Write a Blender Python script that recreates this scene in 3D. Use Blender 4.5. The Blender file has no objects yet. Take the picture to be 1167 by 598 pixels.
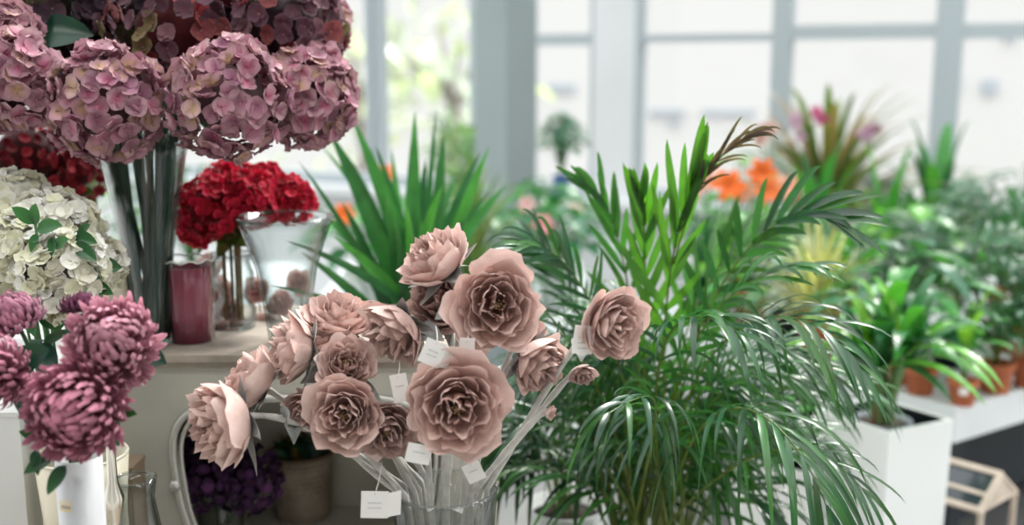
import bpy, math, random
from mathutils import Vector, Matrix, Euler
from mathutils import noise as mnoise
PI = math.pi
C = bpy.context.scene.collection
# ------------------------------------------------------------------ camera
F = 1250.0; PITCH = math.radians(10.0); EYE = Vector((0, 0, 1.45))
cam_d = bpy.data.cameras.new('camera'); cam = bpy.data.objects.new('camera', cam_d); C.objects.link(cam)
cam_d.sensor_width = 36; cam_d.lens = 36 * F / 1167.0
cam.location = EYE; cam.rotation_euler = (PI/2 - PITCH, 0, 0)
cam_d.dof.use_dof = True; cam_d.dof.focus_distance = 1.27; cam_d.dof.aperture_fstop = 2.3; cam_d.clip_end = 200
bpy.context.scene.camera = cam
# ------------------------------------------------------------------ world, sun, exposure
w = bpy.data.worlds.new('sky'); bpy.context.scene.world = w; w.use_nodes = True
nt = w.node_tree; nt.nodes.clear()
tc = nt.nodes.new('ShaderNodeTexCoord'); sp = nt.nodes.new('ShaderNodeSeparateXYZ')
rp = nt.nodes.new('ShaderNodeValToRGB'); bg = nt.nodes.new('ShaderNodeBackground'); wo = nt.nodes.new('ShaderNodeOutputWorld')
nt.links.new(tc.outputs['Generated'], sp.inputs[0]); nt.links.new(sp.outputs['Z'], rp.inputs[0])
nt.links.new(rp.outputs[0], bg.inputs[0]); nt.links.new(bg.outputs[0], wo.inputs[0])
e = rp.color_ramp.elements                                   # overcast sky: brighter towards the zenith
e[0].position = 0.0; e[0].color = (.92/3.3, .925/3.3, .93/3.3, 1)
e[1].position = 0.75; e[1].color = (.97, 1.0, 1.0, 1)
el = e.new(0.12); el.color = (.94/3.3, .94/3.3, .94/3.3, 1)
bg.inputs[1].default_value = 3.3
sun_d = bpy.data.lights.new('sun', 'SUN'); sun = bpy.data.objects.new('sun', sun_d); C.objects.link(sun)
sun_d.energy = 4.8; sun_d.angle = math.radians(14); sun_d.color = (1, .97, .93)
sun.rotation_euler = Euler((math.radians(-42), 0, math.radians(-28)))
sc = bpy.context.scene
sc.view_settings.view_transform = 'Standard'; sc.view_settings.look = 'None'
sc.view_settings.gamma = 1; sc.view_settings.exposure = 0.0; sc.view_settings.use_curve_mapping = False

# ------------------------------------------------------------------ helpers
RIGHT = Vector((1, 0, 0)); UP = Vector((0, math.sin(PITCH), math.cos(PITCH))); FWD = Vector((0, math.cos(PITCH), -math.sin(PITCH)))
def ray(px, py): return RIGHT*((px-583.5)/F) + UP*((299-py)/F) + FWD
def at(px, py, Y):
    d = ray(px, py); return EYE + d*(Y/d.y)
def atz(px, py, z):
    d = ray(px, py); return EYE + d*((z-EYE.z)/d.z)
def R(seed): return random.Random(seed)
def mixc(a, b, t): return tuple(a[i]+(b[i]-a[i])*t for i in range(3))
def bez(p, n):
    out = []
    for i in range(n+1):
        q = [Vector(v) for v in p]; t = i/n
        while len(q) > 1: q = [q[k].lerp(q[k+1], t) for k in range(len(q)-1)]
        out.append(q[0])
    return out
def frame(n, hint=Vector((0, 0, 1))):
    n = Vector(n).normalized(); h = Vector(hint)
    if abs(n.dot(h)) > .98: h = Vector((1, 0, 0))
    u = h.cross(n).normalized(); v = n.cross(u); return u, v, n

class MB:
    def __init__(s): s.v = []; s.f = []; s.c = []; s.mi = []; s.m = 0
    def vert(s, p, c=(1, 1, 1)): s.v.append(tuple(p)); s.c.append((c[0], c[1], c[2], 1)); return len(s.v)-1
    def face(s, *i): s.f.append(i); s.mi.append(s.m)
    def grid(s, rows, cols=None):
        b = len(s.v); nu = len(rows); nv = len(rows[0])
        for i, r in enumerate(rows):
            for j, p in enumerate(r): s.vert(p, cols[i][j] if cols else (1, 1, 1))
        for i in range(nu-1):
            for j in range(nv-1):
                a = b+i*nv+j; s.face(a, a+1, a+nv+1, a+nv)
    def tube(s, pts, rad, n=7, col=(1, 1, 1), cap=True, col2=None):
        pts = [Vector(p) for p in pts]; b = len(s.v); L = len(pts); pu = None
        for i, p in enumerate(pts):
            d = (pts[min(i+1, L-1)]-pts[max(i-1, 0)]).normalized()
            if pu is None: u, v, _ = frame(d)
            else:
                u = (pu - d*pu.dot(d)).normalized(); v = d.cross(u)
            pu = u; r = rad[i] if hasattr(rad, '__len__') else rad
            cc = mixc(col, col2, i/(L-1)) if col2 else col
            for k in range(n):
                a = 2*PI*k/n; s.vert(p + u*(math.cos(a)*r) + v*(math.sin(a)*r), cc)
        for i in range(L-1):
            for k in range(n):
                a = b+i*n+k; c2 = b+i*n+(k+1) % n; s.face(a, c2, c2+n, a+n)
        if cap: s.face(*[b+k for k in range(n)][::-1]); s.face(*[b+(L-1)*n+k for k in range(n)])
    def lathe(s, prof, n=32, o=(0, 0, 0), col=(1, 1, 1), wob=None):
        o = Vector(o); b = len(s.v)
        for i, (r, z) in enumerate(prof):
            for k in range(n):
                a = 2*PI*k/n; rr = r*(wob(a, z) if wob else 1); s.vert(o+Vector((rr*math.cos(a), rr*math.sin(a), z)), col)
        for i in range(len(prof)-1):
            for k in range(n):
                a = b+i*n+k; c2 = b+i*n+(k+1) % n; s.face(a, c2, c2+n, a+n)
        if prof[0][0] > 1e-5: s.face(*[b+k for k in range(n)][::-1])
        if prof[-1][0] > 1e-5: s.face(*[b+(len(prof)-1)*n+k for k in range(n)])
    def hexa(s, p, col=(1, 1, 1)):
        i = [s.vert(q, col) for q in p]
        for f in ((3, 2, 1, 0), (4, 5, 6, 7), (0, 1, 5, 4), (1, 2, 6, 5), (2, 3, 7, 6), (3, 0, 4, 7)): s.face(*[i[k] for k in f])
    def box(s, o, dx, dy, z0, z1, col=(1, 1, 1)):            # o corner, dx, dy horizontal edge vectors
        o = Vector((o[0], o[1], 0)); dx = Vector((dx[0], dx[1], 0)); dy = Vector((dy[0], dy[1], 0)); Z = Vector((0, 0, 1))
        b = [o, o+dx, o+dx+dy, o+dy]; s.hexa([q+Z*z0 for q in b]+[q+Z*z1 for q in b], col)
    def blade(s, path, wid, up, fold=.25, c0=(1, 1, 1), c1=None, twist=0, prof=None, cross=2):
        """leaf strip along path; up = normal hint of the upper face"""
        c1 = c1 or c0; n = len(path); rows = []; cols = []
        for i, p in enumerate(path):
            t = i/(n-1); d = (path[min(i+1, n-1)]-path[max(i-1, 0)])
            if d.length < 1e-7: d = Vector((0, 0, 1))
            d.normalize(); sd = d.cross(up)
            if sd.length < 1e-3: sd = d.cross(Vector((0.3, 1, .2)))
            sd.normalize(); nn = sd.cross(d)
            if twist: q = Matrix.Rotation(twist*t, 3, d); sd = q @ sd; nn = q @ nn
            ww = wid*(prof(t) if prof else max(.03, math.sin(PI*min(1, t*.85+.15))**.8))
            rr = []; cc = []
            for j in range(cross+1):
                k = -1+2*j/cross; rr.append(p + sd*(ww*k*.5) + nn*(abs(k)*fold*ww*.5)); cc.append(mixc(c0, c1, t))
            rows.append(rr); cols.append(cc)
        s.grid(rows, cols)
    def build(s, name, mats, parent=None, smooth=True, loc=None, solid=0):
        off = Vector(parent.matrix_world.translation) if parent else Vector(loc or (0, 0, 0))
        if parent:
            off = Vector((0, 0, 0)); q = parent
            while q: off += q.location; q = q.parent
        me = bpy.data.meshes.new(name); me.from_pydata([(x-off.x, y-off.y, z-off.z) for x, y, z in s.v], [], s.f)
        a = me.color_attributes.new('Col', 'FLOAT_COLOR', 'POINT')
        a.data.foreach_set('color', [k for c in s.c for k in c])
        if not isinstance(mats, (list, tuple)): mats = [mats]
        for m in mats: me.materials.append(m)
        me.polygons.foreach_set('material_index', s.mi)
        me.polygons.foreach_set('use_smooth', [smooth]*len(s.f)); me.update()
        o = bpy.data.objects.new(name, me); C.objects.link(o)
        if parent: o.parent = parent
        else: o.location = off
        if solid:
            md = o.modifiers.new('thick', 'SOLIDIFY'); md.thickness = solid; md.offset = 0
        return o
def thing(name, loc, label, cat, group=None):
    o = bpy.data.objects.new(name, None); C.objects.link(o); o.location = Vector(loc); o.empty_display_size = .05
    o['label'] = label; o['category'] = cat
    if group: o['group'] = group
    return o
def tag(o, label, cat, group=None):
    o['label'] = label; o['category'] = cat
    if group: o['group'] = group
    return o
def struct(o): o['kind'] = 'structure'; return o
def copy_tree(o, parent=None):
    c = o.copy(); C.objects.link(c); c.parent = parent
    for ch in o.children: copy_tree(ch, c)
    return c

def mat(name, col=(1, 1, 1), rough=.6, transl=0, spec=.5, sheen=0, metal=0, nscale=0, namt=.25, bump=0, bscale=60, usecol=True, tcol=None, coat=0, alpha=1, trans=0, ior=1.45):
    m = bpy.data.materials.new(name); m.use_nodes = True; n = m.node_tree; N = n.nodes; L = n.links
    b = N['Principled BSDF']; out = N['Material Output']; cs = None
    if usecol:
        at_ = N.new('ShaderNodeAttribute'); at_.attribute_name = 'Col'
        mx = N.new('ShaderNodeMix'); mx.data_type = 'RGBA'; mx.blend_type = 'MULTIPLY'; mx.inputs[0].default_value = 1
        L.new(at_.outputs['Color'], mx.inputs[6]); mx.inputs[7].default_value = (*col, 1); cs = mx.outputs[2]
    else:
        rgb = N.new('ShaderNodeRGB'); rgb.outputs[0].default_value = (*col, 1); cs = rgb.outputs[0]
    if nscale:
        tx = N.new('ShaderNodeTexCoord'); nz = N.new('ShaderNodeTexNoise'); nz.inputs['Scale'].default_value = nscale; nz.inputs['Detail'].default_value = 5
        L.new(tx.outputs['Object'], nz.inputs['Vector'])
        mr = N.new('ShaderNodeMapRange'); mr.inputs[1].default_value = .3; mr.inputs[2].default_value = .7; mr.inputs[3].default_value = 1-namt; mr.inputs[4].default_value = 1+namt*.5
        L.new(nz.outputs[0], mr.inputs[0]); m2 = N.new('ShaderNodeMix'); m2.data_type = 'RGBA'; m2.blend_type = 'MULTIPLY'; m2.inputs[0].default_value = 1
        L.new(cs, m2.inputs[6]); L.new(mr.outputs[0], m2.inputs[7]); cs = m2.outputs[2]
    L.new(cs, b.inputs['Base Color'])
    b.inputs['Roughness'].default_value = rough; b.inputs['Specular IOR Level'].default_value = spec; b.inputs['Metallic'].default_value = metal
    if sheen: b.inputs['Sheen Weight'].default_value = sheen; b.inputs['Sheen Roughness'].default_value = .4
    if coat: b.inputs['Coat Weight'].default_value = coat
    if trans: b.inputs['Transmission Weight'].default_value = trans; b.inputs['IOR'].default_value = ior
    if alpha < 1: b.inputs['Alpha'].default_value = alpha
    if bump:
        tx = N.new('ShaderNodeTexCoord'); nb = N.new('ShaderNodeTexNoise'); nb.inputs['Scale'].default_value = bscale; nb.inputs['Detail'].default_value = 4
        L.new(tx.outputs['Object'], nb.inputs['Vector']); bp = N.new('ShaderNodeBump'); bp.inputs['Strength'].default_value = bump; bp.inputs['Distance'].default_value = .002
        L.new(nb.outputs[0], bp.inputs['Height']); L.new(bp.outputs[0], b.inputs['Normal'])
    if transl:
        t = N.new('ShaderNodeBsdfTranslucent'); ms = N.new('ShaderNodeMixShader'); ms.inputs[0].default_value = transl
        if tcol:
            m3 = N.new('ShaderNodeMix'); m3.data_type = 'RGBA'; m3.blend_type = 'MULTIPLY'; m3.inputs[0].default_value = 1; L.new(cs, m3.inputs[6]); m3.inputs[7].default_value = (*tcol, 1); L.new(m3.outputs[2], t.inputs[0])
        else: L.new(cs, t.inputs[0])
        L.new(b.outputs[0], ms.inputs[1]); L.new(t.outputs[0], ms.inputs[2]); L.new(ms.outputs[0], out.inputs[0])
    return m

M = {}
M['leaf'] = mat('glossy_leaf', rough=.3, transl=.3, spec=.45, nscale=30, namt=.25, tcol=(1.5, 1.6, .5))
M['palm'] = mat('palm_leaf', rough=.30, transl=.36, spec=.6, nscale=25, namt=.25, tcol=(1.5, 1.6, .5))
M['petal'] = mat('silk_petal', rough=.75, transl=.25, spec=.2, sheen=.15, nscale=60, namt=.15)
M['rose'] = mat('rose_petal', rough=.85, transl=.2, spec=.1, sheen=.25, nscale=45, namt=.18, bump=.3, bscale=220)
M['stem'] = mat('stem', rough=.6, spec=.3, nscale=40)
M['fuzzy'] = mat('flocked_stem', rough=.95, spec=.1, sheen=.3, nscale=90, namt=.2, bump=.5, bscale=300)
M['paper'] = mat('paper', (.83, .82, .8), rough=.7, transl=.15)
M['ink'] = mat('ink', (.3, .29, .3), rough=.8, usecol=False)
M['string'] = mat('string', (.6, .57, .55), rough=.8, usecol=False)
M['soil'] = mat('soil', (.035, .022, .016), rough=.95, nscale=80, namt=.6, bump=1, bscale=120, usecol=False)
M['terra'] = mat('terracotta', (.5, .14, .055), rough=.75, nscale=20, namt=.2, usecol=False)
M['white'] = mat('white_plastic', (.78, .8, .8), rough=.35, usecol=False)
M['planter'] = mat('white_planter', (.8, .82, .83), rough=.3, usecol=False)
M['liner'] = mat('dark_liner', (.012, .016, .022), rough=.4, usecol=False)
M['black'] = mat('black_plastic', (.012, .016, .02), rough=.6, spec=.2, usecol=False)
M['grey'] = mat('grey_plastic', (.22, .25, .29), rough=.5, usecol=False)
M['blue'] = mat('blue_glaze', (.06, .16, .4), rough=.3, usecol=False)
M['paint'] = mat('grey_paint', (.43, .42, .37), rough=.6, nscale=7, namt=.15, bump=.3, bscale=60, usecol=False)
M['wood'] = mat('weathered_wood', (.35, .30, .25), rough=.7, nscale=14, namt=.45, bump=.4, bscale=70, usecol=False)
M['pale_wood'] = mat('pale_wood', (.62, .52, .43), rough=.7, nscale=12, namt=.3, usecol=False)
M['wall'] = mat('white_wall', (.62, .635, .65), rough=.9, nscale=3, namt=.05, usecol=False)
M['frame'] = mat('window_paint', (.35, .395, .42), rough=.5, usecol=False)
M['pillar'] = mat('pillar_paint', (.25, .295, .30), rough=.8, nscale=2, namt=.06, usecol=False)
M['floor'] = mat('floor_tiles', (.45, .45, .44), rough=.45, nscale=4, namt=.2, usecol=False)
M['silver'] = mat('silver', (.72, .68, .6), rough=.25, metal=1, usecol=False)
M['wicker'] = mat('wicker', (.40, .33, .26), rough=.8, nscale=25, namt=.4, usecol=False)
M['cream'] = mat('cream_ceramic', (.72, .66, .52), rough=.3, usecol=False)
M['glass_old'] = mat('vase_glass', (.96, .99, .98), rough=.02, trans=1, ior=1.45, usecol=False)
M['film'] = mat('clear_film', (.95, .97, .97), rough=.08, trans=1, ior=1.1, usecol=False)
M['facade'] = mat('outside_facade', (.635, .63, .615), rough=.9, usecol=False)
M['far_glass'] = mat('far_window', (.4, .45, .5), rough=.2, usecol=False)
M['table'] = mat('table_paint', (.66, .69, .71), rough=.45, nscale=5, namt=.08, usecol=False)
def pane_mat():
    m = bpy.data.materials.new('window_glass'); m.use_nodes = True; n = m.node_tree; N = n.nodes; N.remove(N['Principled BSDF'])
    t = N.new('ShaderNodeBsdfTransparent'); g = N.new('ShaderNodeBsdfGlossy'); g.inputs['Roughness'].default_value = .03; f = N.new('ShaderNodeFresnel'); f.inputs[0].default_value = 1.35
    x = N.new('ShaderNodeMixShader'); n.links.new(f.outputs[0], x.inputs[0]); n.links.new(t.outputs[0], x.inputs[1]); n.links.new(g.outputs[0], x.inputs[2]); n.links.new(x.outputs[0], N['Material Output'].inputs[0]); return m
M['pane'] = pane_mat()
def clear_glass(name, tint, edge, ior):
    m = bpy.data.materials.new(name); m.use_nodes = True; n = m.node_tree; N = n.nodes; N.remove(N['Principled BSDF']); L = n.links
    lw = N.new('ShaderNodeLayerWeight'); lw.inputs[0].default_value = .25; mx = N.new('ShaderNodeMix'); mx.data_type = 'RGBA'; mx.inputs[6].default_value = (*tint, 1); mx.inputs[7].default_value = (*edge, 1); L.new(lw.outputs['Facing'], mx.inputs[0])
    t = N.new('ShaderNodeBsdfTransparent'); L.new(mx.outputs[2], t.inputs[0]); g = N.new('ShaderNodeBsdfGlossy'); g.inputs['Roughness'].default_value = .04; pw = N.new('ShaderNodeMath'); pw.operation = 'POWER'; pw.inputs[1].default_value = 2.6; f = N.new('ShaderNodeMath'); f.operation = 'MULTIPLY_ADD'; f.inputs[1].default_value = .7; f.inputs[2].default_value = .03
    lf = N.new('ShaderNodeLayerWeight'); lf.inputs[0].default_value = .5; L.new(lf.outputs['Facing'], pw.inputs[0]); L.new(pw.outputs[0], f.inputs[0])
    x = N.new('ShaderNodeMixShader'); L.new(f.outputs[0], x.inputs[0]); L.new(t.outputs[0], x.inputs[1]); L.new(g.outputs[0], x.inputs[2]); L.new(x.outputs[0], N['Material Output'].inputs[0]); return m
M['glass'] = clear_glass('vase_glass', (.97, .985, .98), (.30, .36, .36), 1.5)

# ------------------------------------------------------------------ room
mb = MB(); mb.box((-6, -1.5), (12, 0), (0, 11), -.1, 0); struct(mb.build('floor', M['floor'], smooth=False))
WD = Vector((2.09, -1.0, 0)).normalized(); WN = Vector((WD.y, -WD.x, 0))          # along window wall; WN towards the room
W0 = Vector((.06, 5.6, 0))
M['rear'] = mat('light_block_paint', (.42, .43, .42), rough=.9, usecol=False)
mb = MB(); mb.box((-4, -1.6), (8, 0), (0, .1), 0, 3.1); struct(mb.build('wall_light_block', M['rear'], smooth=False))  # added behind the camera, out of view, to cut front light for backlit contrast
mb = MB(); mb.box((-4, -1.6), (8, 0), (0, 2.3), 3.0, 3.1); struct(mb.build('ceiling_light_block', M['rear'], smooth=False))  # added overhead slab, unseen; stops short so zenith light still reaches the flowers
def wall_uz(px, py):
    d = ray(px, py); t = (W0-EYE).dot(WN)/d.dot(WN); p = EYE+d*t; return (p-W0).dot(WD), p.z
def wbox(mb, u0, u1, z0, z1, d0, d1): mb.box(W0+WD*u0+WN*d0, WD*(u1-u0), WN*(d1-d0), z0, z1)
SILL = .78; TOP = 3.4
U = lambda px, py=120: wall_uz(px, py)[0]
uL = U(-150); uR = U(1167)+1.6
mb = MB(); wbox(mb, uL, uR, 0, SILL, -.15, .0); struct(mb.build('wall_back', M['wall'], smooth=False))
mb = MB(); wbox(mb, uL, uR, TOP, TOP+.5, -.15, .0); struct(mb.build('trim_1', M['wall'], smooth=False))
mb = MB(); wbox(mb, uL, uR, SILL, SILL+.04, -.15, .12); struct(mb.build('trim_2', M['wall'], smooth=False))
def window(n, u0, u1, side, tz, tw, inner=()):
    mb = MB()
    for a, b in ((u0, u0+side), (u1-side, u1)): wbox(mb, a, b, SILL+.04, TOP, -.09, -.0)
    wbox(mb, u0+side, u1-side, SILL+.04, SILL+.1, -.09, 0); wbox(mb, u0+side, u1-side, TOP-.06, TOP, -.09, 0)
    wbox(mb, u0+side, u1-side, tz-tw/2, tz+tw/2, -.09, -.005)
    for (ua, wd) in inner: wbox(mb, ua-wd/2, ua+wd/2, SILL+.1, tz-tw/2, -.08, -.01)
    f = struct(mb.build('window_%d' % n, M['frame'], smooth=False, loc=W0+WD*((u0+u1)/2)+Vector((0, 0, SILL))))
    for za, zb in ((SILL+.1, tz-tw/2), (tz+tw/2, TOP-.06)):
        mb = MB(); wbox(mb, u0+side, u1-side, za, zb, -.05, -.044); mb.build('glass_pane', M['pane'], f, smooth=False)
zt = lambda px, py: wall_uz(px, py)[1]
window(1, uL, U(424), .04, zt(300, -60), .05)
window(2, U(424)+.02, U(541), .03, zt(480, -60), .05)
window(3, U(600), U(676), .02, zt(640, 45), .055)
window(4, U(722), U(884), .03, zt(800, 43), .035)
window(5, U(884), U(1076), .055, zt(975, 36), .062)
window(6, U(1076), U(1167)+.9, .055, zt(1130, 35), .062)
window(7, U(1167)+.9, uR, .05, zt(1130, 35), .062)
mb = MB(); wbox(mb, U(676), U(722), SILL+.04, TOP, -.15, .0); struct(mb.build('wall_pier', M['wall'], smooth=False))
mb = MB(); pl = at(541, 120, 4.5); pm = at(577, 120, 4.42); pr = at(611, 120, 4.62)   # square pillar, a corner towards the camera
for q in (pl, pm, pr): q.z = 0
mb.box(pm, pl-pm, pr-pm, 0, 3.6); struct(mb.build('wall_pillar', M['pillar'], smooth=False))
def fill_lamp(x, y, label):  # added fill light out of view, brightens the camera-facing blooms
    t = thing('fill_lamp', (x, y, 3.0), label, 'lamp')
    mb = MB(); mb.box((x-.5, y-.2), (1.0, 0), (0, .4), 2.95, 3.0); mb.build('housing', M['white'], t, smooth=False)
    ld = bpy.data.lights.new('fill_light', 'AREA'); lo = bpy.data.objects.new('fill_light', ld); C.objects.link(lo); lo.parent = t; lo.location = (0, 0, -.06)
    ld.shape = 'RECTANGLE'; ld.size = .95; ld.size_y = .36; ld.energy = 13; ld.color = (1, .96, .92)
fill_lamp(-.7, .2, 'unseen fill lamp added above the camera, left one'); fill_lamp(.7, .2, 'unseen fill lamp added above the camera, right one')
# ------------------------------------------------------------------ outside
mb = MB(); mb.box((-20, 26), (60, -6), (1, 6), -2, 14)
fac = thing('building', (0, 25, 0), 'pale overexposed building across the street outside the right-hand windows', 'building')
mb.build('facade', M['facade'], fac, smooth=False)
FN = Vector((60, -6, 0)).normalized(); FO = Vector((-20, 26, 0))
for px, py, wpx, hpx in ((1090, 97, 8, 16), (1127, 99, 16, 15), (1150, 40, 12, 12), (760, 128, 40, 5), (830, 128, 60, 5), (768, 140, 10, 6), (640, 100, 30, 8)):
    d = ray(px, py); nn = Vector((FN.y, -FN.x, 0)); t = (FO-EYE).dot(nn)/d.dot(nn); p = EYE+d*t; s_ = t/F
    mb = MB(); mb.box(p+nn*.1-FN*(wpx*s_/2), FN*(wpx*s_), nn*-.2, p.z-hpx*s_/2, p.z+hpx*s_/2); mb.build('window', M['far_glass'], fac, smooth=False)
def tree(px, py, Y, r, seed, label, n=420, h0=0, col=(.22, .33, .2), lw=.3):
    rg = R(seed); p = at(px, py, Y); t = thing('tree', (p.x, p.y, h0), label, 'tree')
    mb = MB(); mb.tube([(p.x, p.y, h0), (p.x+.2, p.y, p.z-r*.5), (p.x, p.y, p.z+r*.6)], [.12, .08, .02], 8, (.3, .27, .24))
    for k in range(7):
        a = rg.uniform(0, 2*PI); mb.tube([(p.x+.1, p.y, p.z-r*.5+k*.1*r), Vector((p.x+math.cos(a)*r*.6, p.y+math.sin(a)*r*.6, p.z+rg.uniform(-.1, .6)*r))], [.04, .01], 5, (.3, .27, .24))
    mb.build('trunk', M['stem'], t)
    mb = MB()
    for i in range(n):
        d = Vector((rg.gauss(0, .5), rg.gauss(0, .5), rg.gauss(0, .5)))*r; q = p+d; u = Vector((rg.uniform(-1, 1), rg.uniform(-1, 1), rg.uniform(-1, 1))).normalized()
        k = rg.uniform(.6, 1.3); mb.blade(bez([q, q+u*lw*.5, q+u*lw+Vector((0, 0, -.1*lw))], 3), lw*.5, Vector((0, 0, 1)), .2, mixc((0, 0, 0), col, k))
    mb.build('foliage', M['leaf'], t)
tree(400, 105, 16, 1.5, 1, 'pale grey-green tree outside, behind the purple-pink hydrangeas', 170, -1, (.62, .66, .62), .34)
tree(500, 90, 13, 1.0, 2, 'pale leafy tree outside, left of the grey pillar', 120, -1, (.58, .66, .6), .3)

# ------------------------------------------------------------------ furniture
def legs4(t, cs, z0, z1, w, m):
    for x, y in cs:
        mb = MB(); mb.box((x-w/2, y-w/2), (w, 0), (0, w), z0, z1); mb.build('leg', m, t, smooth=False)
# right display table
zt_ = .675; TC = atz(1090, 465, zt_); TR = atz(1167, 443, zt_); d1 = (TR-TC); d1.z = 0; d1.normalize(); d2 = Vector((-d1.y, d1.x, 0))
t = thing('display_table', (TC+d1*.9+d2*.8).xy.to_3d(), 'pale grey slab-edged display table carrying the potted plants at right', 'table')
mb = MB(); mb.box(TC, d1*2.0, d2*1.25, zt_-.02, zt_); mb.build('tabletop', M['table'], t, smooth=False)
mb = MB(); mb.box(TC, d1*2.0, d2*.025, zt_-.085, zt_-.02); mb.box(TC+d2*.025, d1*.025, d2*1.2, zt_-.085, zt_-.02); mb.box(TC+d2*1.225, d1*2, d2*.025, zt_-.085, zt_-.02); mb.build('apron', M['table'], t, smooth=False)
for a, b in ((.003, .003), (1.93, .05), (.05, 1.17), (1.93, 1.17)):
    q = TC+d1*a+d2*b; mb = MB(); mb.box(q, d1*.05, d2*.05, 0, zt_-.02); mb.build('leg', M['black'], t, smooth=False)
mb = MB(); mb.box(TC+d1*.06+d2*.12, d1*1.9, d2*1.1, .30, .33); mb.build('lower_shelf', M['black'], t, smooth=False)
# low side shelf boards under the table
# middle display table
t = thing('display_table', (.1, 3.55, 0), 'white display table below the windows with lilies and small flowers', 'table')
mb = MB(); mb.box((-.62, 3.0), (.88, 0), (0, 1.1), .70, .73); mb.build('tabletop', M['table'], t, smooth=False)
legs4(t, ((-.58, 3.05), (.18, 3.05), (-.58, 4.02), (.18, 4.02)), 0, .70, .05, M['white'])
t = thing('display_table', (-1.5, 3.3, 0), 'white display table behind the glass vases at left', 'table')
mb = MB(); mb.box((-2.6, 2.75), (1.9, 0), (0, 1.1), .74, .77); mb.build('tabletop', M['table'], t, smooth=False)
legs4(t, ((-2.55, 2.8), (-.75, 2.8), (-2.55, 3.8), (-.75, 3.8)), 0, .74, .05, M['white'])
# front table
t = thing('front_table', (-.43, 1.12, 0), 'low table in front of the cabinet, carrying the rose and chrysanthemum vases', 'table')
mb = MB(); mb.box((-1.1, .9), (1.2, 0), (0, .48), .71, .74); mb.build('tabletop', M['wood'], t, smooth=False)
legs4(t, ((-1.07, .93), (.07, .93), (-1.07, 1.35), (.07, 1.35)), 0, .71, .04, M['wood'])
# bench under palm
t = thing('bench', (.32, 1.75, 0), 'low bench under the palm and small white pot', 'bench')
mb = MB(); mb.box((-.02, 1.42), (.62, 0), (0, .6), .42, .45); mb.build('seat', M['wood'], t, smooth=False)
legs4(t, ((.01, 1.45), (.57, 1.45), (.01, 1.98), (.57, 1.98)), 0, .42, .04, M['wood'])

# grey cabinet with ogee opening
CY = 1.45; ctop = atz(230, 402, 0).z
pA = at(116, 402, CY); ztop = pA.z; xl = pA.x; xr = at(540, 402, CY).x; CD = .30; TH = .018
cab = thing('cabinet', ((xl+xr)/2, CY+CD/2, 0), 'grey-painted cabinet with a weathered wooden top and curved front opening', 'cabinet')
mb = MB(); mb.box((xl-.01, CY-.012), (xr-xl+.02, 0), (0, CD+.02), ztop-.010, ztop); mb.box((xl-.004, CY-.006), (xr-xl+.008, 0), (0, CD+.01), ztop-.02, ztop-.010)
mb.build('cabinet_top', M['wood'], cab, smooth=False)
zc = ztop-.02
zs = atz(400, 582, .73); zsh = .73
# front panel with ogee-shaped opening: opening outline points (px,py)
left = [(300, 452), (262, 452), (235, 460), (213, 470), (201, 485), (197, 505), (199, 530), (203, 550), (207, 575), (218, 603), (228, 640), (232, 700)]
pts = [at(x, y, CY) for x, y in left]
xc = at(350, 450, CY).x
prof = [(xc-p.x, p.z) for p in pts]     # half-width, z
rows = []
mb = MB()
zlow = prof[-1][1]
for sgn in (-1, 1):
    xo = xl if sgn < 0 else xr
    for yy in (CY, CY+.02):
        rows = [[Vector((xc+sgn*hw, yy, z)), Vector((xo, yy, z))] for hw, z in prof]
        mb.grid(rows)
    mb.grid([[Vector((xc+sgn*hw, CY, z)), Vector((xc+sgn*hw, CY+.02, z))] for hw, z in prof])
z0 = prof[0][1]
mb.box((xl, CY), (xr-xl, 0), (0, .02), z0, zc); mb.box((xl, CY), (xr-xl, 0), (0, .02), .1, zlow)
mb.build('front_panel', M['paint'], cab, smooth=False)
mb = MB()
mb.box((xl, CY+.02), (TH, 0), (0, CD-.02), .1, zc); mb.box((xr-TH, CY+.02), (TH, 0), (0, CD-.02), .1, zc); mb.build('side_panel', M['paint'], cab, smooth=False)
mb = MB(); mb.box((xl+TH, CY+CD-.012), (xr-xl-2*TH, 0), (0, .012), .1, zc); mb.build('back_panel', mat('cream_lining', (.62, .6, .5), rough=.7, nscale=4, namt=.2, usecol=False), cab, smooth=False)
mb = MB(); mb.box((xl+TH, CY+.02), (xr-xl-2*TH, 0), (0, CD-.034), zsh-.018, zsh); mb.build('shelf', mat('pale_shelf', (.66, .65, .58), rough=.5, usecol=False), cab, smooth=False)
for x in (xl, xr-.04):
    for y in (CY, CY+CD-.04): mb = MB(); mb.box((x, y), (.04, 0), (0, .04), 0, .1); mb.build('leg', M['paint'], cab, smooth=False)
# moulding around the opening
mb = MB(); path = [Vector((xc-hw, CY-.003, z)) for hw, z in prof[::-1]]+[Vector((xc+hw, CY-.003, z)) for hw, z in prof]
sm = []
for i in range(len(path)-1): sm += [path[i].lerp(path[i+1], k/3) for k in range(3)]
sm.append(path[-1])
for _ in range(3): sm = [sm[0]]+[(sm[i-1]+sm[i]*2+sm[i+1])/4 for i in range(1, len(sm)-1)]+[sm[-1]]
mb.tube(sm, .005, 8); mb.tube([p+Vector((.011 if p.x < xc else -.011, 0, -.004)) for p in sm], .003, 8)
q = at(200, 553, CY-.006); mb.lathe([(0, -.008), (.006, -.006), (.008, 0), (.006, .006), (0, .008)], 12, q)
mb.build('moulding', mat('silver_paint', (.5, .5, .47), rough=.35, metal=.5, usecol=False), cab)

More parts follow.
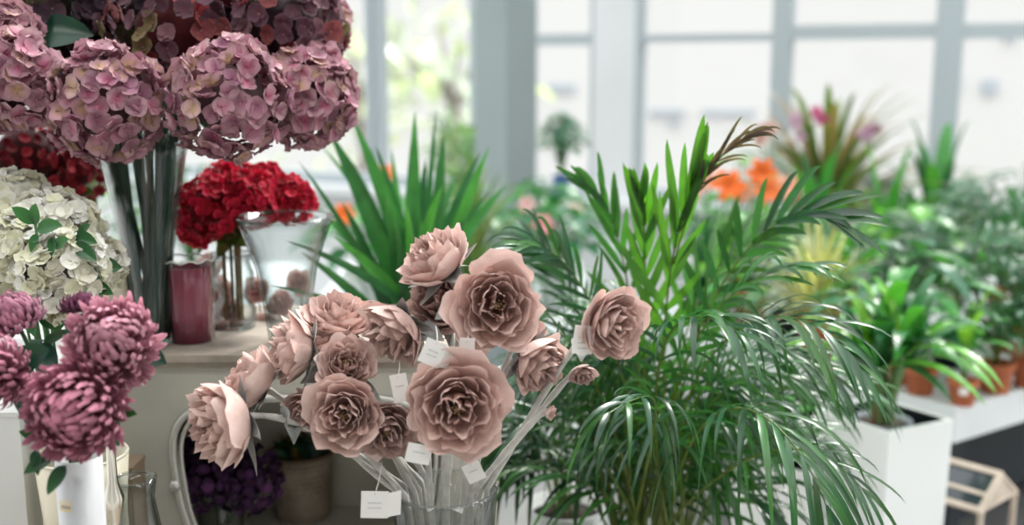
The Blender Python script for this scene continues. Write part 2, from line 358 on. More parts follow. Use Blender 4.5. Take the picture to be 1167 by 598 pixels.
# ------------------------------------------------------------------ flower builders
def petal(mb, o, u, v, n, L, W, cup, ruf, c0, c1, rg, nu=4, nv=4, edge=None):
    ph = rg.uniform(0, 6.28); rows = []; cols = []
    for i in range(nu+1):
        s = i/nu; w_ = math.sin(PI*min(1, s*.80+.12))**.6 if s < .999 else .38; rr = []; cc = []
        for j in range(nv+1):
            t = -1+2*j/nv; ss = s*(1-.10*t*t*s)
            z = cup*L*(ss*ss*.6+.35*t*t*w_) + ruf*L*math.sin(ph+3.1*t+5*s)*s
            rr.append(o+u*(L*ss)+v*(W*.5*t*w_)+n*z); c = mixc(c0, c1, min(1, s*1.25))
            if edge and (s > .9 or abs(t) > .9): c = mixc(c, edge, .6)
            cc.append(c)
        rows.append(rr); cols.append(cc)
    mb.grid(rows, cols)
def floret(mb, o, n, size, rg, pal, cup=.38, ruf=.11, n4=4, nu=3):
    u, v, n = frame(n); a0 = rg.uniform(0, 6.28); c0, c1, ed = pal(rg)
    for k in range(n4):
        a = a0+k*2*PI/n4+rg.uniform(-.12, .12); d = u*math.cos(a)+v*math.sin(a); s_ = n.cross(d)
        dd = (d+n*rg.uniform(-.05, .3)).normalized(); nn = dd.cross(s_)*-1
        if nn.dot(n) < 0: nn = -nn
        L = size*rg.uniform(.46, .6); petal(mb, o+n*(.001*k), dd, s_, nn, L, L*1.35, cup, ruf, c0, c1, rg, nu, nu, ed)
    m0 = mb.m; mb.tube([o, o+n*size*.06, o+n*size*.1], [size*.05, size*.05, size*.02], 6, mixc(c0, (.8, .5, .5), .5)); mb.m = m0
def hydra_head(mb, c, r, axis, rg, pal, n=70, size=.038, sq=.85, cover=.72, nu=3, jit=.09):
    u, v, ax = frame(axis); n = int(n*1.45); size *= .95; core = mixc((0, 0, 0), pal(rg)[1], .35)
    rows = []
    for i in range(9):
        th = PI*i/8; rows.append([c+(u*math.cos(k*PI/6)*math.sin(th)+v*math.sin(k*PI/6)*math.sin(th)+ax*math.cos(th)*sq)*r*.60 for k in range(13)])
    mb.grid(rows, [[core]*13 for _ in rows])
    for i in range(n):
        zz = 1-(i+.5)/n*2*cover; a = i*2.39996+rg.uniform(-.2, .2); rr = math.sqrt(max(0, 1-zz*zz))
        d = u*math.cos(a)*rr+v*math.sin(a)*rr+ax*zz*sq; k = 1+rg.uniform(-jit, jit)*.8
        nn = (d.normalized()+Vector((rg.gauss(0, .34), rg.gauss(0, .34), rg.gauss(0, .34)))).normalized(); k = 1+rg.uniform(-jit, jit)*1.2
        floret(mb, c+d*r*k*.92, nn, size*rg.uniform(.85, 1.12), rg, pal, nu=nu)
def pal_pink(rg):
    b = rg.choice([(.50, .26, .34), (.56, .33, .39), (.38, .19, .27), (.45, .27, .33), (.60, .40, .42)])
    c = rg.choice([(.38, .07, .16), (.48, .16, .24), (.52, .34, .18), (.30, .10, .18)])
    return mixc(c, b, .0), mixc(b, (.70, .52, .52), rg.uniform(0, .25)), (.36, .20, .22)
def pal_dark(rg):
    b = rg.choice([(.03, .016, .026), (.04, .02, .032), (.065, .034, .045), (.035, .02, .03), (.07, .06, .025), (.045, .02, .028)])
    return mixc(b, (.05, .03, .04), .3), b, mixc(b, (.2, .12, .14), .12)
def pal_mauve_red(rg):
    b = rg.choice([(.22, .06, .06), (.26, .035, .04), (.13, .065, .09), (.09, .04, .06), (.17, .14, .06), (.08, .04, .055), (.19, .10, .12), (.10, .05, .07)])
    return mixc(b, (.2, .04, .06), .3), b, mixc(b, (.3, .2, .2), .15)
def pal_red(rg):
    b = rg.choice([(.58, .012, .04), (.75, .03, .07), (.40, .006, .02), (.66, .015, .06)])
    return mixc(b, (.15, 0, .01), .4), b, None
def pal_darkred(rg):
    b = rg.choice([(.20, .01, .018), (.28, .015, .025), (.13, .006, .012)]); return mixc(b, (0, 0, 0), .3), b, None
def pal_white(rg):
    b = rg.choice([(.82, .80, .70), (.85, .84, .78), (.76, .75, .58), (.83, .82, .8)]); return mixc(b, (.6, .65, .3), .2), b, None
def pal_purple(rg):
    b = rg.choice([(.035, .012, .05), (.06, .02, .08), (.10, .03, .11), (.025, .01, .035)])
    return mixc(b, (.3, .12, .28), .2), b, None
def pal_palepink(rg):
    b = rg.choice([(.66, .42, .42), (.74, .55, .52), (.7, .5, .47)]); return mixc(b, (.5, .2, .25), .4), b, None
DG = (.028, .085, .045)
def leafshape(mb, o, d, up, L, W, c0=DG, c1=None, droop=.25, fold=.25, n=7):
    d = Vector(d).normalized(); path = bez([o, o+d*L*.5+Vector((0, 0, L*.06)), o+d*L+Vector((0, 0, -droop*L))], n)
    mb.blade(path, W, up, fold, c0, c1 or c0, prof=lambda t: max(.02, math.sin(PI*t**.8)**.75), cross=4)
def hydrangea(px, py, Y, rpx, axis, foot, seed, pal, label, group, stemcol=(.018, .05, .04), n=70, size=.036, leaves=0, stem_r=.0042, cover=.82, sq=.85, mid=None, nu=3, leafcol=DG, leaf_L=.09):
    rg = R(seed); c = at(px, py, Y); r = rpx/F*c.length; ax = Vector(axis).normalized()
    foot = Vector(foot); t = thing('hydrangea', foot, label, 'flower', group)
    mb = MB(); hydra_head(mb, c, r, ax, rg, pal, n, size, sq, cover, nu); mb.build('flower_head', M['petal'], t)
    mb = MB(); m_ = mid or (c.lerp(foot, .5)+Vector((rg.uniform(-.01, .01), rg.uniform(-.01, .01), 0)))
    pth = (bez([c-ax*r*.1, c-ax*r*1.0, Vector(m_)+(Vector(m_)-foot)*.25, Vector(m_)], 9)+[Vector(m_).lerp(foot, k/4) for k in range(1, 5)]) if mid else bez([c-ax*r*.1, c-ax*r*1.1, Vector(m_), foot], 12)
    mb.tube(pth, stem_r, 8, stemcol)
    for k in range(5):
        a = k*1.256; u, v, _ = frame(ax); mb.tube([c-ax*r*.75, c+(u*math.cos(a)+v*math.sin(a))*r*.5-ax*r*.1], [.002, .001], 5, (.2, .25, .1))
    st = mb.build('stem', M['stem'], t)
    for k in range(leaves):
        u, v, _ = frame(ax); a = k*2*PI/max(1, leaves)+rg.uniform(0, 1.5); d = u*math.cos(a)+v*math.sin(a)-ax*.3
        mb = MB(); leafshape(mb, c-ax*r*.7, d, ax, leaf_L*rg.uniform(.9, 1.2), leaf_L*.6, leafcol); mb.build('leaf', M['leaf'], st)
    return t
def vase(name, px, py_base, Y, prof, label, mats=None, base=None, n=40, thick=.003, wob=None, cat='vase', mname=None):
    """glass vessel; prof outer (r,z) from the foot up"""
    b = Vector(base) if base else at(px, py_base, Y); mb = MB()
    inner = [(max(.0, r-thick), max(z, prof[0][1]+.006)) for r, z in prof]
    full = [(0, prof[0][1])]+list(prof)+inner[::-1]+[(0, prof[0][1]+.006)]
    mb.lathe(full, n, b, wob=wob); rt, zt_op = prof[-1]; mb.tube([b+Vector(((rt-thick*.5)*(wob(a, zt_op) if wob else 1)*math.cos(a), (rt-thick*.5)*(wob(a, zt_op) if wob else 1)*math.sin(a), zt_op)) for a in [k*2*PI/48 for k in range(49)]], .0021 if thick > .002 else .001, 6)
    o = mb.build(name, mats or M['glass'], loc=b); tag(o, label, cat); return b

# ------------------------------------------------------------------ tall vase with hydrangeas
VT = Vector((at(174, 396, 1.50).x, 1.505, ztop))
rimz = at(162, 150, 1.50).z-VT.z
vase('glass_vase', 0, 0, 0, [(.026, .0005), (.027, .01), (.029, rimz*.3), (.042, rimz*.6), (.057, rimz*.88), (.067, rimz)], 'tall flared clear glass vase holding dark green hydrangea stems', base=VT)
GH = 'purple-pink hydrangeas in the tall glass vase'
heads = [
 (120, 118, 1.40, 44, (-.1, -1, .25), pal_pink, 'dusty pink hydrangea head drooping in front of the tall vase rim'),
 (262, 114, 1.41, 46, (.1, -1, .2), pal_pink, 'dusty pink hydrangea head just right of the tall vase rim'),
 (352, 110, 1.48, 38, (.5, -.8, .1), pal_pink, 'dusty pink hydrangea head farthest right, hanging above the sword leaves'),
 (12, 92, 1.40, 36, (-.3, -1, .3), pal_pink, 'dusty pink hydrangea head cut by the left picture edge'),
 (205, 34, 1.55, 58, (0, -.7, .7), pal_mauve_red, 'dark mauve and green hydrangea head at top centre of the bouquet'),
 (318, 34, 1.56, 50, (.4, -.8, .6), pal_mauve_red, 'reddish mauve hydrangea head at the upper right of the bouquet'),
 (110, 22, 1.62, 58, (-.1, -.7, .7), pal_dark, 'very dark plum hydrangea head behind the drooping pink one'),
 (38, 14, 1.56, 52, (-.4, -.8, .6), pal_dark, 'very dark plum hydrangea head at the top left corner'),
 (170, 66, 1.60, 36, (0, -.9, .3), pal_dark, 'dark plum hydrangea head low in the gap between two pink heads'),
 (60, 58, 1.58, 40, (-.2, -.9, .4), pal_dark, 'dark plum hydrangea head between the two leftmost pink heads'),
 (262, 52, 1.60, 40, (.1, -.9, .4), pal_mauve_red, 'mauve and green hydrangea head above the right-hand pink head'),
 (6, 40, 1.45, 22, (-.3, -.9, .4), pal_pink, 'small pink hydrangea cluster high at the left picture edge'),
 (352, 24, 1.64, 34, (.7, -.4, .6), pal_pink, 'pink hydrangea head showing behind the reddish one at upper right'),
]
for i, (px, py, Y, r, ax, pal, lb) in enumerate(heads):
    a = i*2.4; foot = VT+Vector((math.cos(a)*.013, math.sin(a)*.013, .01)); rim = VT+Vector((max(-1, min(1, (px-160)/150))*.046, math.sin(a)*.03, rimz*.93))
    t = hydrangea(px, py, Y, r, ax, foot, 10+i, pal, lb, GH, n=90, size=.031, leaves=(3 if i > 3 else 0), mid=rim, leafcol=(.012, .055, .035), leaf_L=.085)
# extra bare stems seen in the vase
for i in range(11):
    a = i*2.4+1; rr = .008+.0013*i; b = VT+Vector((math.cos(a)*rr, math.sin(a)*rr, .008)); tp = VT+Vector((math.cos(a)*.050, math.sin(a)*.045, rimz+.06))
    mb = MB(); mb.tube(bez([b, b.lerp(tp, .45)+Vector((0, 0, .0)), tp], 8), [.0045]*9, 8, (.02, .055, .045), col2=(.02, .06, .035))
    for k in range(2):
        q = b.lerp(tp, .55+.2*k); mb.tube([q, q+Vector((math.cos(a+k)*.01, math.sin(a+k)*.01, .012))], [.003, .0005], 5, (.03, .08, .05))
    tag(mb.build('twig', M['stem'], loc=b), 'dark green flower stem standing in the tall flared glass vase', 'twig', 'bare dark stems in the tall glass vase')

# ------------------------------------------------------------------ dark red hydrangeas behind, far left
DV = Vector((at(60, 400, 1.78).x, 1.78, .74)); 
for i, (px, py, Y, r, lb) in enumerate([(28, 178, 1.72, 42, 'dark red hydrangea head at the left picture edge, behind the white ones'), (82, 188, 1.78, 38, 'dark red hydrangea head just left of the tall glass vase')]):
    hydrangea(px, py, Y, r, (0, -.7, .7), Vector((-.72+i*.02, 1.8, .80)), 30+i, pal_darkred, lb, 'dark red hydrangeas at left', n=95, size=.019, leaves=4, leafcol=(.06, .09, .035), leaf_L=.07)
vase('ceramic_vase', 0, 0, 0, [(.05, 0), (.055, .05), (.05, .18), (.045, .25)], 'cream vase under the dark red hydrangeas, behind the white ones', M['cream'], base=(-.71, 1.8, .74+.03))

# red hydrangea bouquet in waisted glass vase
RB = at(270, 392, 1.66); RB.z = ztop; RB.y = 1.60; RB.x = at(268, 380, 1.60).x
vase('glass_vase', 0, 0, 0, [(.030, .0005), (.033, .012), (.033, .03), (.021, .046), (.022, .056), (.032, .066), (.032, .082), (.026, .10), (.032, .112)], 'small waisted clear glass vase holding brown twiggy stems of the red bouquet', base=RB)
reds = [(238, 236, 1.58, 29), (282, 228, 1.60, 28), (330, 228, 1.64, 22), (262, 214, 1.66, 26), (228, 254, 1.60, 20), (302, 212, 1.66, 20)]
rl = ['red hydrangea head at the left of the red bouquet', 'bright red hydrangea head at the centre front of the red bouquet', 'red hydrangea head at the right end of the red bouquet above the empty vase rim', 'red hydrangea head at the back of the red bouquet', 'darker red hydrangea head lowest at the left of the red bouquet', 'red hydrangea head small at the top right of the red bouquet']
for i, (px, py, Y, r) in enumerate(reds):
    a = i*1.9; hydrangea(px, py, Y, r, ((px-275)/90, -.6, .8), RB+Vector((math.cos(a)*.012, math.sin(a)*.012, .012)), 40+i, pal_red, rl[i], 'red hydrangeas in the waisted vase', stemcol=(.16, .10, .035), n=100, size=.0165, leaves=2, stem_r=.0026, mid=RB+Vector((math.cos(a)*.012, math.sin(a)*.012, .12)), leafcol=(.09, .12, .035), leaf_L=.06)

# empty glass vase
EV = at(328, 405, 1.52); EV.z = ztop; EV.x = at(328, 405, 1.49).x; EV.y = 1.50
rz = at(328, 247, 1.50).z-ztop
vase('glass_vase', 0, 0, 0, [(.026, .0005), (.028, .01), (.032, rz*.25), (.042, rz*.6), (.060, rz*.9), (.0685, rz)], 'empty flared clear glass vase between the red bouquet and the sword-leaved plant', base=EV, thick=.0045, wob=lambda a, z: 1+.02*math.sin(9*a)*(1-z/.2))
b = Vector((at(134, 396, 1.50).x, 1.50, ztop)); vase('ceramic_vase', 0, 0, 0, [(.020, .0005), (.022, .01), (.024, .12)], 'plain cream cylinder vase at the left end of the cabinet top', M['cream'], base=b)
# vase wrapped in film (burgundy)
b = at(217, 395, 1.60); b.z = ztop; b.y = 1.52; b.x = at(219, 390, 1.52).x
t = thing('gift_pot', b, 'burgundy ribbed pot wrapped in clear film beside the tall glass vase', 'pot')
mb = MB(); mb.lathe([(0, .001), (.027, .001), (.029, .05), (.031, .108), (.028, .108), (.026, .012), (0, .012)], 48, b, wob=lambda a, z: 1+.03*math.sin(16*a)); mb.build('pot', mat('burgundy', (.22, .03, .06), rough=.3, usecol=False), t)
mb = MB(); mb.lathe([(.031, .002), (.034, .05), (.0345, .09), (.036, .118)], 60, b, wob=lambda a, z: 1+.035*math.sin(11*a+z*40)+.035*math.sin(27*a-z*60)); mb.f = mb.f[:-2]; mb.mi = mb.mi[:-2]
mb.build('film_wrap', clear_glass('crinkled_film', (.97, .96, .97), (.8, .8, .8), 1.4), t)
mb = MB(); mb.tube([b+Vector((.036*math.cos(a), .036*math.sin(a), .118+.002*math.sin(9*a))) for a in [k*2*PI/40 for k in range(41)]], .0013, 5); mb.build('rim_edge', M['paper'], t)

# pale pink rose bunches behind (on cabinet top)
def rosehead(mb, c, axis, Rr, rg, cols, npet=24, nu=7, nv=7, open_=1.0, center=True, shag=1.0):
    u, v, ax = frame(axis); a = rg.uniform(0, 6.28)
    for i in range(npet):
        f = i/(npet-1); o = (f**.85)*open_; a += 2.39996+rg.uniform(-.25, .25)
        R2 = Rr*(1+rg.uniform(-.06, .06))
        P = [(.04*R2, -.45*R2), ((.22+.80*o)*R2, (-.42+.12*(1-o))*R2), ((.10+.92*o)*R2, (.40-.36*o+rg.uniform(-.05, .05))*R2)]
        pw = (1.30-.22*f)*rg.uniform(.8, 1.15); ph = rg.uniform(0, 6.28); ph2 = rg.uniform(0, 6.28)
        c_in, c_out = cols(rg, f); curl = rg.uniform(.06, .22)*f; rows = []; cc = []
        for k in range(nu+1):
            s = k/nu; rr = []; cr = []
            for j in range(nv+1):
                t = -1+2*j/nv; se = s*(1-.15*t*t*s)
                q0 = (P[0][0]*(1-se)**2+2*P[1][0]*se*(1-se)+P[2][0]*se*se); q1 = (P[0][1]*(1-se)**2+2*P[1][1]*se*(1-se)+P[2][1]*se*se)
                wv = math.sin(PI*min(1, .12+s*.62))**.7
                fi = a+t*pw*wv*(1-.12*f)
                ruf = shag*Rr*s*s*(.085*math.sin(ph+3.6*t)+.05*math.sin(ph2+8*t)+.02*math.sin(ph+17*t))
                # rolled rim
                q0 += curl*Rr*max(0, s-.7)*1.6 + ruf*.8; q1 += -curl*Rr*max(0, s-.72)*2.2*f + ruf*.7 + (1-f)*0
                q0 *= 1+.0*t
                jag = shag*.03*Rr*mnoise.noise(Vector((ph*3+t*6, s*3, i)))*s
                p = c+u*(math.cos(fi)*(q0+jag))+v*(math.sin(fi)*(q0+jag))+ax*(q1+jag)
                rr.append(p); cr.append(mixc(c_in, c_out, s))
            rows.append(rr); cc.append(cr)
        mb.grid(rows, cc)
    if center:
        for k in range(14):
            a = k*2.4; r0 = .012*Rr*k; p = c+u*math.cos(a)*r0*.8+v*math.sin(a)*r0*.8
            mb.tube([p-ax*Rr*.3, p+ax*Rr*.12, p+ax*Rr*.17], [Rr*.012, Rr*.012, Rr*.022], 5, (.45, .3, .16))
def col_small(rg, f): return (.55, .27, .26), mixc((.70, .48, .45), (.78, .62, .58), rg.random())
PALE = [(248, 330, 1.64, 18), (262, 352, 1.63, 17), (250, 378, 1.58, 15), (238, 303, 1.66, 16), (300, 372, 1.64, 17), (240, 356, 1.65, 16), (318, 345, 1.66, 18), (345, 372, 1.63, 17), (372, 355, 1.66, 18), (398, 375, 1.63, 17), (145, 360, 1.64, 18), (340, 320, 1.68, 16), (150, 325, 1.66, 17), (292, 330, 1.68, 17)]
for i, (px, py, Y, r) in enumerate(PALE):
    rg = R(60+i); c = at(px, py, Y); r_ = r/F*Y
    t = thing('rose', (c.x, c.y, ztop), ['small pale pink rose high behind the burgundy pot', 'small pale pink rose left of the waisted glass vase', 'small pink rosebud resting low by the waisted vase foot', 'small cream pink rose topmost behind the burgundy pot', 'small pale pink rose low behind the empty glass vase', 'small pale pink rose nearest the wrapped burgundy pot', 'small pale pink rose seen through the empty glass vase at its lower left', 'small pale pink rose seen through the foot of the empty glass vase', 'small pale pink rose right of the empty glass vase', 'small pale pink rose rightmost on the cabinet top', 'small pale pink rose left of the tall glass vase foot', 'small pale pink rose topmost behind the empty glass vase', 'small pale pink rose behind the left side of the tall glass vase', 'small pale pink rose between the waisted vase and the empty vase'][i], 'flower', 'small pale pink roses behind the glass vases')
    mb = MB(); rosehead(mb, c, (rg.uniform(-.4, .4), -1, .4), r_, rg, col_small, 14, 4, 4, center=False); mb.build('flower_head', M['petal'], t)
    mb = MB(); mb.tube([c+Vector((0, .01, -.004)), c+Vector((0, .02, -r_*1.2)), Vector((c.x, c.y+.02, ztop+.001))], .0015, 5, (.1, .16, .08)); mb.build('stem', M['stem'], t)

# ------------------------------------------------------------------ white hydrangeas, left
WV = Vector((at(88, 500, 1.3).x, 1.31, .74))
vase('ceramic_vase', 0, 0, 0, [(.045, 0), (.052, .06), (.050, .16), (.056, .235)], 'cream vase hidden under the white hydrangeas', M['cream'], base=WV+Vector((0, 0, .001)))
wh = [(60, 268, 1.36, 38, (0, -.6, .9), 'white hydrangea head at the back of the white bunch'), (70, 310, 1.27, 35, (.1, -1, .3), 'white hydrangea head lowest in front of the white bunch'), (8, 288, 1.30, 33, (-.3, -.9, .4), 'white hydrangea head cut by the left picture edge'),
      (108, 300, 1.38, 22, (.6, -.7, .3), 'white hydrangea head behind the vase side, rightmost of the white bunch'), (14, 235, 1.42, 30, (-.3, -.5, .8), 'white hydrangea head topmost at left edge of the white bunch')]
for i, (px, py, Y, r, ax, lb) in enumerate(wh):
    a = i*1.256; hydrangea(px, py, Y, r, ax, WV+Vector((math.cos(a)*.02, math.sin(a)*.02, .02)), 70+i, pal_white, lb, 'white hydrangeas at left', stemcol=(.06, .14, .05), n=105, size=.0235, leaves=3, leafcol=(.03, .11, .04), leaf_L=.055)
def sprig(foot, leaves, label, colr=(.03, .13, .045)):
    foot = Vector(foot); t = thing('leaf_sprig', foot, label, 'leaves'); tips = [at(*l[:3]) for l in leaves]
    mb = MB(); top = tips[0]; pth = bez([foot, foot.lerp(top, .6)+Vector((0, .01, .02)), top], 8); mb.tube(pth, .0016, 6, (.07, .16, .06)); st = mb.build('stem', M['stem'], t)
    for l, p in zip(leaves, tips):
        mb = MB(); L = l[5]/F*p.y; d = Vector((l[3], -.35, l[4])).normalized(); leafshape(mb, p, d, Vector((0, -1, .45)), L, L*.48, mixc(colr, (0, 0, 0), .1), mixc(colr, (.06, .2, .06), .5), droop=.05, fold=.3)
        mb.build('leaf', M['leaf'], st)
sprig(WV+Vector((0, -.01, .02)), [(40, 255, 1.25, -.7, .75, 32), (40, 256, 1.25, .25, 1, 30), (42, 262, 1.24, 1, .25, 38), (62, 282, 1.24, .6, .35, 30), (42, 266, 1.245, -.2, -.8, 22), (60, 270, 1.24, 0, -1, 22)], 'sprig of bright green leaves lying over the top of the white hydrangeas')
sprig(WV+Vector((.01, .0, .02)), [(80, 270, 1.26, 1, -.1, 38), (84, 278, 1.25, .9, -.5, 36), (100, 325, 1.27, 1, -.2, 36), (90, 268, 1.27, .6, .5, 26)], 'sprig of dark green leaves at the right side of the white hydrangeas', (.018, .075, .04))
sprig(WV+Vector((-.01, .0, .02)), [(20, 330, 1.26, .9, .2, 38), (30, 345, 1.25, .3, -.8, 40), (15, 350, 1.24, -.6, -.5, 38), (45, 360, 1.26, .9, -.4, 34)], 'sprig of dark green leaves under the white hydrangeas at left', (.015, .06, .035))

# ------------------------------------------------------------------ chrysanthemums
def chrys_head(mb, c, axis, r, rg, n=230, openness=1.0, cin=(.30, .07, .13), cout=(.60, .27, .36), maxth=2.1):
    u, v, ax = frame(axis)
    def dirv(th, ph): return u*math.cos(ph)*math.sin(th)+v*math.sin(ph)*math.sin(th)+ax*math.cos(th)
    for i in range(n):
        f = (i+.5)/n; th = maxth*f**.62; ph = i*2.39996+rg.uniform(-.1, .1); th += rg.uniform(-.06, .06)
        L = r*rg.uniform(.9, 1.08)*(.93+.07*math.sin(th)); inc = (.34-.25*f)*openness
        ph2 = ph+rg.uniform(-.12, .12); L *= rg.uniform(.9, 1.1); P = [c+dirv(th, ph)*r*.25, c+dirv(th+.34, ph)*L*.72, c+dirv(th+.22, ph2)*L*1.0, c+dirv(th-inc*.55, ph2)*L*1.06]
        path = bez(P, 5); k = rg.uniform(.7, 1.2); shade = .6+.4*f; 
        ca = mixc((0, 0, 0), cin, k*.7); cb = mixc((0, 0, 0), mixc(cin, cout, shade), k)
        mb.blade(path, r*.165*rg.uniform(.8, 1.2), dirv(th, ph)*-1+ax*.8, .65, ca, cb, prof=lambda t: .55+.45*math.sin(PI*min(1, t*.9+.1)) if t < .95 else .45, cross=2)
CV = Vector((at(92, 560, 1.08).x, 1.08, .74)); wvz = at(92, 519, 1.08).z-.74
# white vase
t = thing('cylinder_vase', CV, 'plain white cylinder vase under the chrysanthemums with a small cream sticker', 'vase')
mb = MB(); mb.lathe([(0, 0.0005), (.021, .0005), (.0215, .01), (.0235, wvz), (.0215, wvz), (.0195, .01), (0, .01)], 40, CV); mb.build('body', mat('white_glaze', (.68, .70, .72), rough=.25, usecol=False), t)
q = at(85, 576, 1.06); mb = MB(); rows = [[CV+Vector((.0232*math.sin(a), -.0232*math.cos(a), zz)) for a in [-.75+.09*k for k in range(9)]] for zz in (q.z-.74-.006, q.z-.74+.007)]; mb.grid(rows); mb.build('sticker', mat('cream_label', (.72, .60, .38), rough=.6, usecol=False), t)
mb = MB()
for k in range(4):
    for zz in (q.z-.74-.001,): mb.grid([[CV+Vector((.0235*math.sin(a), -.0235*math.cos(a), z_)) for a in (-.55+.13*k, -.47+.13*k)] for z_ in (zz-.0015, zz+.0015)])
mb.build('print', M['ink'], t)
GC = 'dusky pink chrysanthemums at lower left'
chr_ = [
 (128, 391, 1.06, 52, (.1, -.85, .5), 'large pink chrysanthemum bloom, higher of the pair beside the cabinet top', (.40, .12, .19), (.80, .45, .54), 1.0),
 (88, 466, 1.02, 58, (-.05, -1, .05), 'large dark pink chrysanthemum bloom just above the white cylinder vase', (.30, .07, .13), (.70, .32, .42), 1.0),
 (22, 373, 1.12, 40, (-.25, -.35, 1), 'half-open pink chrysanthemum bloom with long petals at the left edge', (.36, .12, .2), (.62, .32, .42), .4),
 (2, 425, 1.05, 40, (-.5, -.8, .2), 'pink chrysanthemum bloom cut by the left picture edge', (.36, .10, .17), (.64, .30, .39), 1.0),
 (92, 358, 1.14, 26, (.0, .3, 1), 'small dark unopened chrysanthemum behind the higher large bloom', (.14, .04, .09), (.26, .09, .16), .2)]
for i, (px, py, Y, r, ax, lb, ci, co, op) in enumerate(chr_):
    rg = R(90+i); c = at(px, py, Y); rr = r/F*Y*1.0; ax = Vector(ax).normalized(); foot = CV+Vector((math.cos(i*2)*.008, math.sin(i*2)*.008, .012))
    t = thing('chrysanthemum', foot, lb, 'flower', GC)
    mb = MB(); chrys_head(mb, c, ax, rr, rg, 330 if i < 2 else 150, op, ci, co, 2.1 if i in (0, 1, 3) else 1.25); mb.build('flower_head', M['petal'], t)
    mb = MB(); mb.tube(bez([c, c-ax*rr*.9, CV+Vector(((c.x-CV.x)*.12, 0, wvz+.03)), CV+Vector((foot.x-CV.x, foot.y-CV.y, wvz))], 11)+[foot+Vector((0, 0, .08)), foot], .0024, 7, (.05, .11, .05)); st = mb.build('stem', M['stem'], t)
    for k in range(3):
        a = k*2.1+i; u, v, _ = frame(ax); d = u*math.cos(a)+v*math.sin(a)-ax*.2; mb = MB()
        if i in (3,): leafshape(mb, c-ax*rr*.5, d, ax, .05, .03, (.012, .05, .04))
        else: leafshape(mb, c-ax*rr*.75, d, ax, .045, .03, (.012, .05, .04))
        mb.build('leaf', M['leaf'], st)
sprig(CV+Vector((0, 0, wvz-.015)), [(60, 520, 1.03, -.7, -.35, 36), (75, 530, 1.02, -.5, -.8, 38), (40, 512, 1.03, .2, -.9, 30), (130, 470, 1.05, .9, .1, 34), (50, 500, 1.06, -.9, .5, 30), (36, 440, 1.08, .2, 1, 34), (110, 345, 1.1, .6, .6, 18)], 'dark green chrysanthemum leaves drooping over the white cylinder vase', (.010, .042, .034))
# silver candlestick, faceted glass, silver foliage
cb = Vector((at(124, 600, 1.18).x, 1.2, .74)); h = at(124, 505, 1.2).z-.74
mb = MB(); pr = [(0, .0005), (.028, .0005), (.026, .006), (.018, .012), (.008, .03), (.006, .05), (.012, .06), (.014, .066), (.007, .075), (.005, .1), (.010, .112), (.012, .12), (.006, .13), (.005, .155), (.009, .165), (.013, .172), (.013, .178), (.0, .178)]
k = h/.178*1.15; mb.lathe([(r, z*k) for r, z in pr], 24, cb); tag(mb.build('candlestick', M['silver'], loc=cb), 'turned silver candlestick behind the white cylinder vase', 'candlestick')
cb = Vector((at(146, 590, 1.25).x, 1.28, .74)); vase('glass_goblet', 0, 0, 0, [(.028, .0005), (.034, .03), (.036, .08), (.030, .14), (.022, .19), (.026, .215)], 'round clear glass vase between the candlestick and the grey cabinet', base=cb)
cb = Vector((at(38, 590, 1.16).x, 1.2, .74)); vase('glass_goblet', 0, 0, 0, [(.022, .0005), (.006, .006), (.005, .05), (.02, .07), (.032, .10), (.034, .14), (.030, .16)], 'stemmed clear glass cup left of the white cylinder vase', base=cb)
# silver glitter foliage
cb = Vector((at(22, 600, 1.1).x, 1.13, .74)); t = thing('silver_fern', cb, 'frosted silver fern spray in the bottom left corner', 'foliage')
rg = R(5)
for i in range(7):
    a = rg.uniform(-1.3, 1.2); tip = cb+Vector((math.sin(a)*.07+rg.uniform(-.01, .01), -.02+rg.uniform(-.02, .02), .10+rg.uniform(0, .06))); pth = bez([cb, cb.lerp(tip, .5)+Vector((0, 0, .04)), tip], 12); mb = MB(); mb.tube(pth, .0008, 5)
    for j in range(3, 13):
        d = (pth[j]-pth[j-1]).normalized(); s_ = d.cross(Vector((0, -1, 0))).normalized()
        for sg in (-1, 1): e_ = (d+s_*sg*1.1).normalized(); mb.blade([pth[j], pth[j]+e_*.011, pth[j]+e_*.02], .003, Vector((0, -1, 0)), .2)
    mb.build('frond', mat('frost_%d' % i, (.72, .76, .76), rough=.3, metal=.4, usecol=False) if i == 0 else bpy.data.materials['frost_0'], t)
# boxes and backdrop behind the left vases
t = thing('storage_cabinet', (-1.0, 1.86, 0), 'pale grey low cabinet behind the chrysanthemums at left', 'cabinet')
mb = MB(); mb.box((-1.5, 1.62), (.93, 0), (0, .4), .0, .77); mb.build('body', mat('pale_grey', (.50, .52, .49), rough=.7, nscale=5, namt=.2, usecol=False), t, smooth=False)
mb = MB(); mb.box((-1.36, 1.61), (.3, 0), (0, .012), .3, .7); mb.box((-1.02, 1.61), (.3, 0), (0, .012), .3, .7); mb.build('door', M['paint'], t, smooth=False)
for (px, py, Y, wpx, hpx, col, lb) in [(42, 560, 1.36, 26, 70, (.50, .46, .34), 'small beige box behind the stemmed glass cup'), (8, 540, 1.30, 40, 130, (.66, .67, .66), 'upright white box at the left edge under the chrysanthemums'), (140, 556, 1.36, 24, 36, (.20, .14, .09), 'small brown wooden box before the cabinet, behind the round glass vase')]:
    p = at(px, py, Y); s_ = Y/F; p0 = at(px, py-hpx/2, Y)
    mb = MB(); mb.box((p.x-wpx*s_/2, Y), (wpx*s_, 0), (0, .05), .7405, p0.z); mb.box((p.x-wpx*s_/2-.001, Y-.001), (wpx*s_+.002, 0), (0, .052), p0.z, p0.z+.006)
    tag(mb.build('gift_box', mat('card', col, rough=.7, usecol=False), smooth=False, loc=(p.x, Y, .74)), lb, 'box')

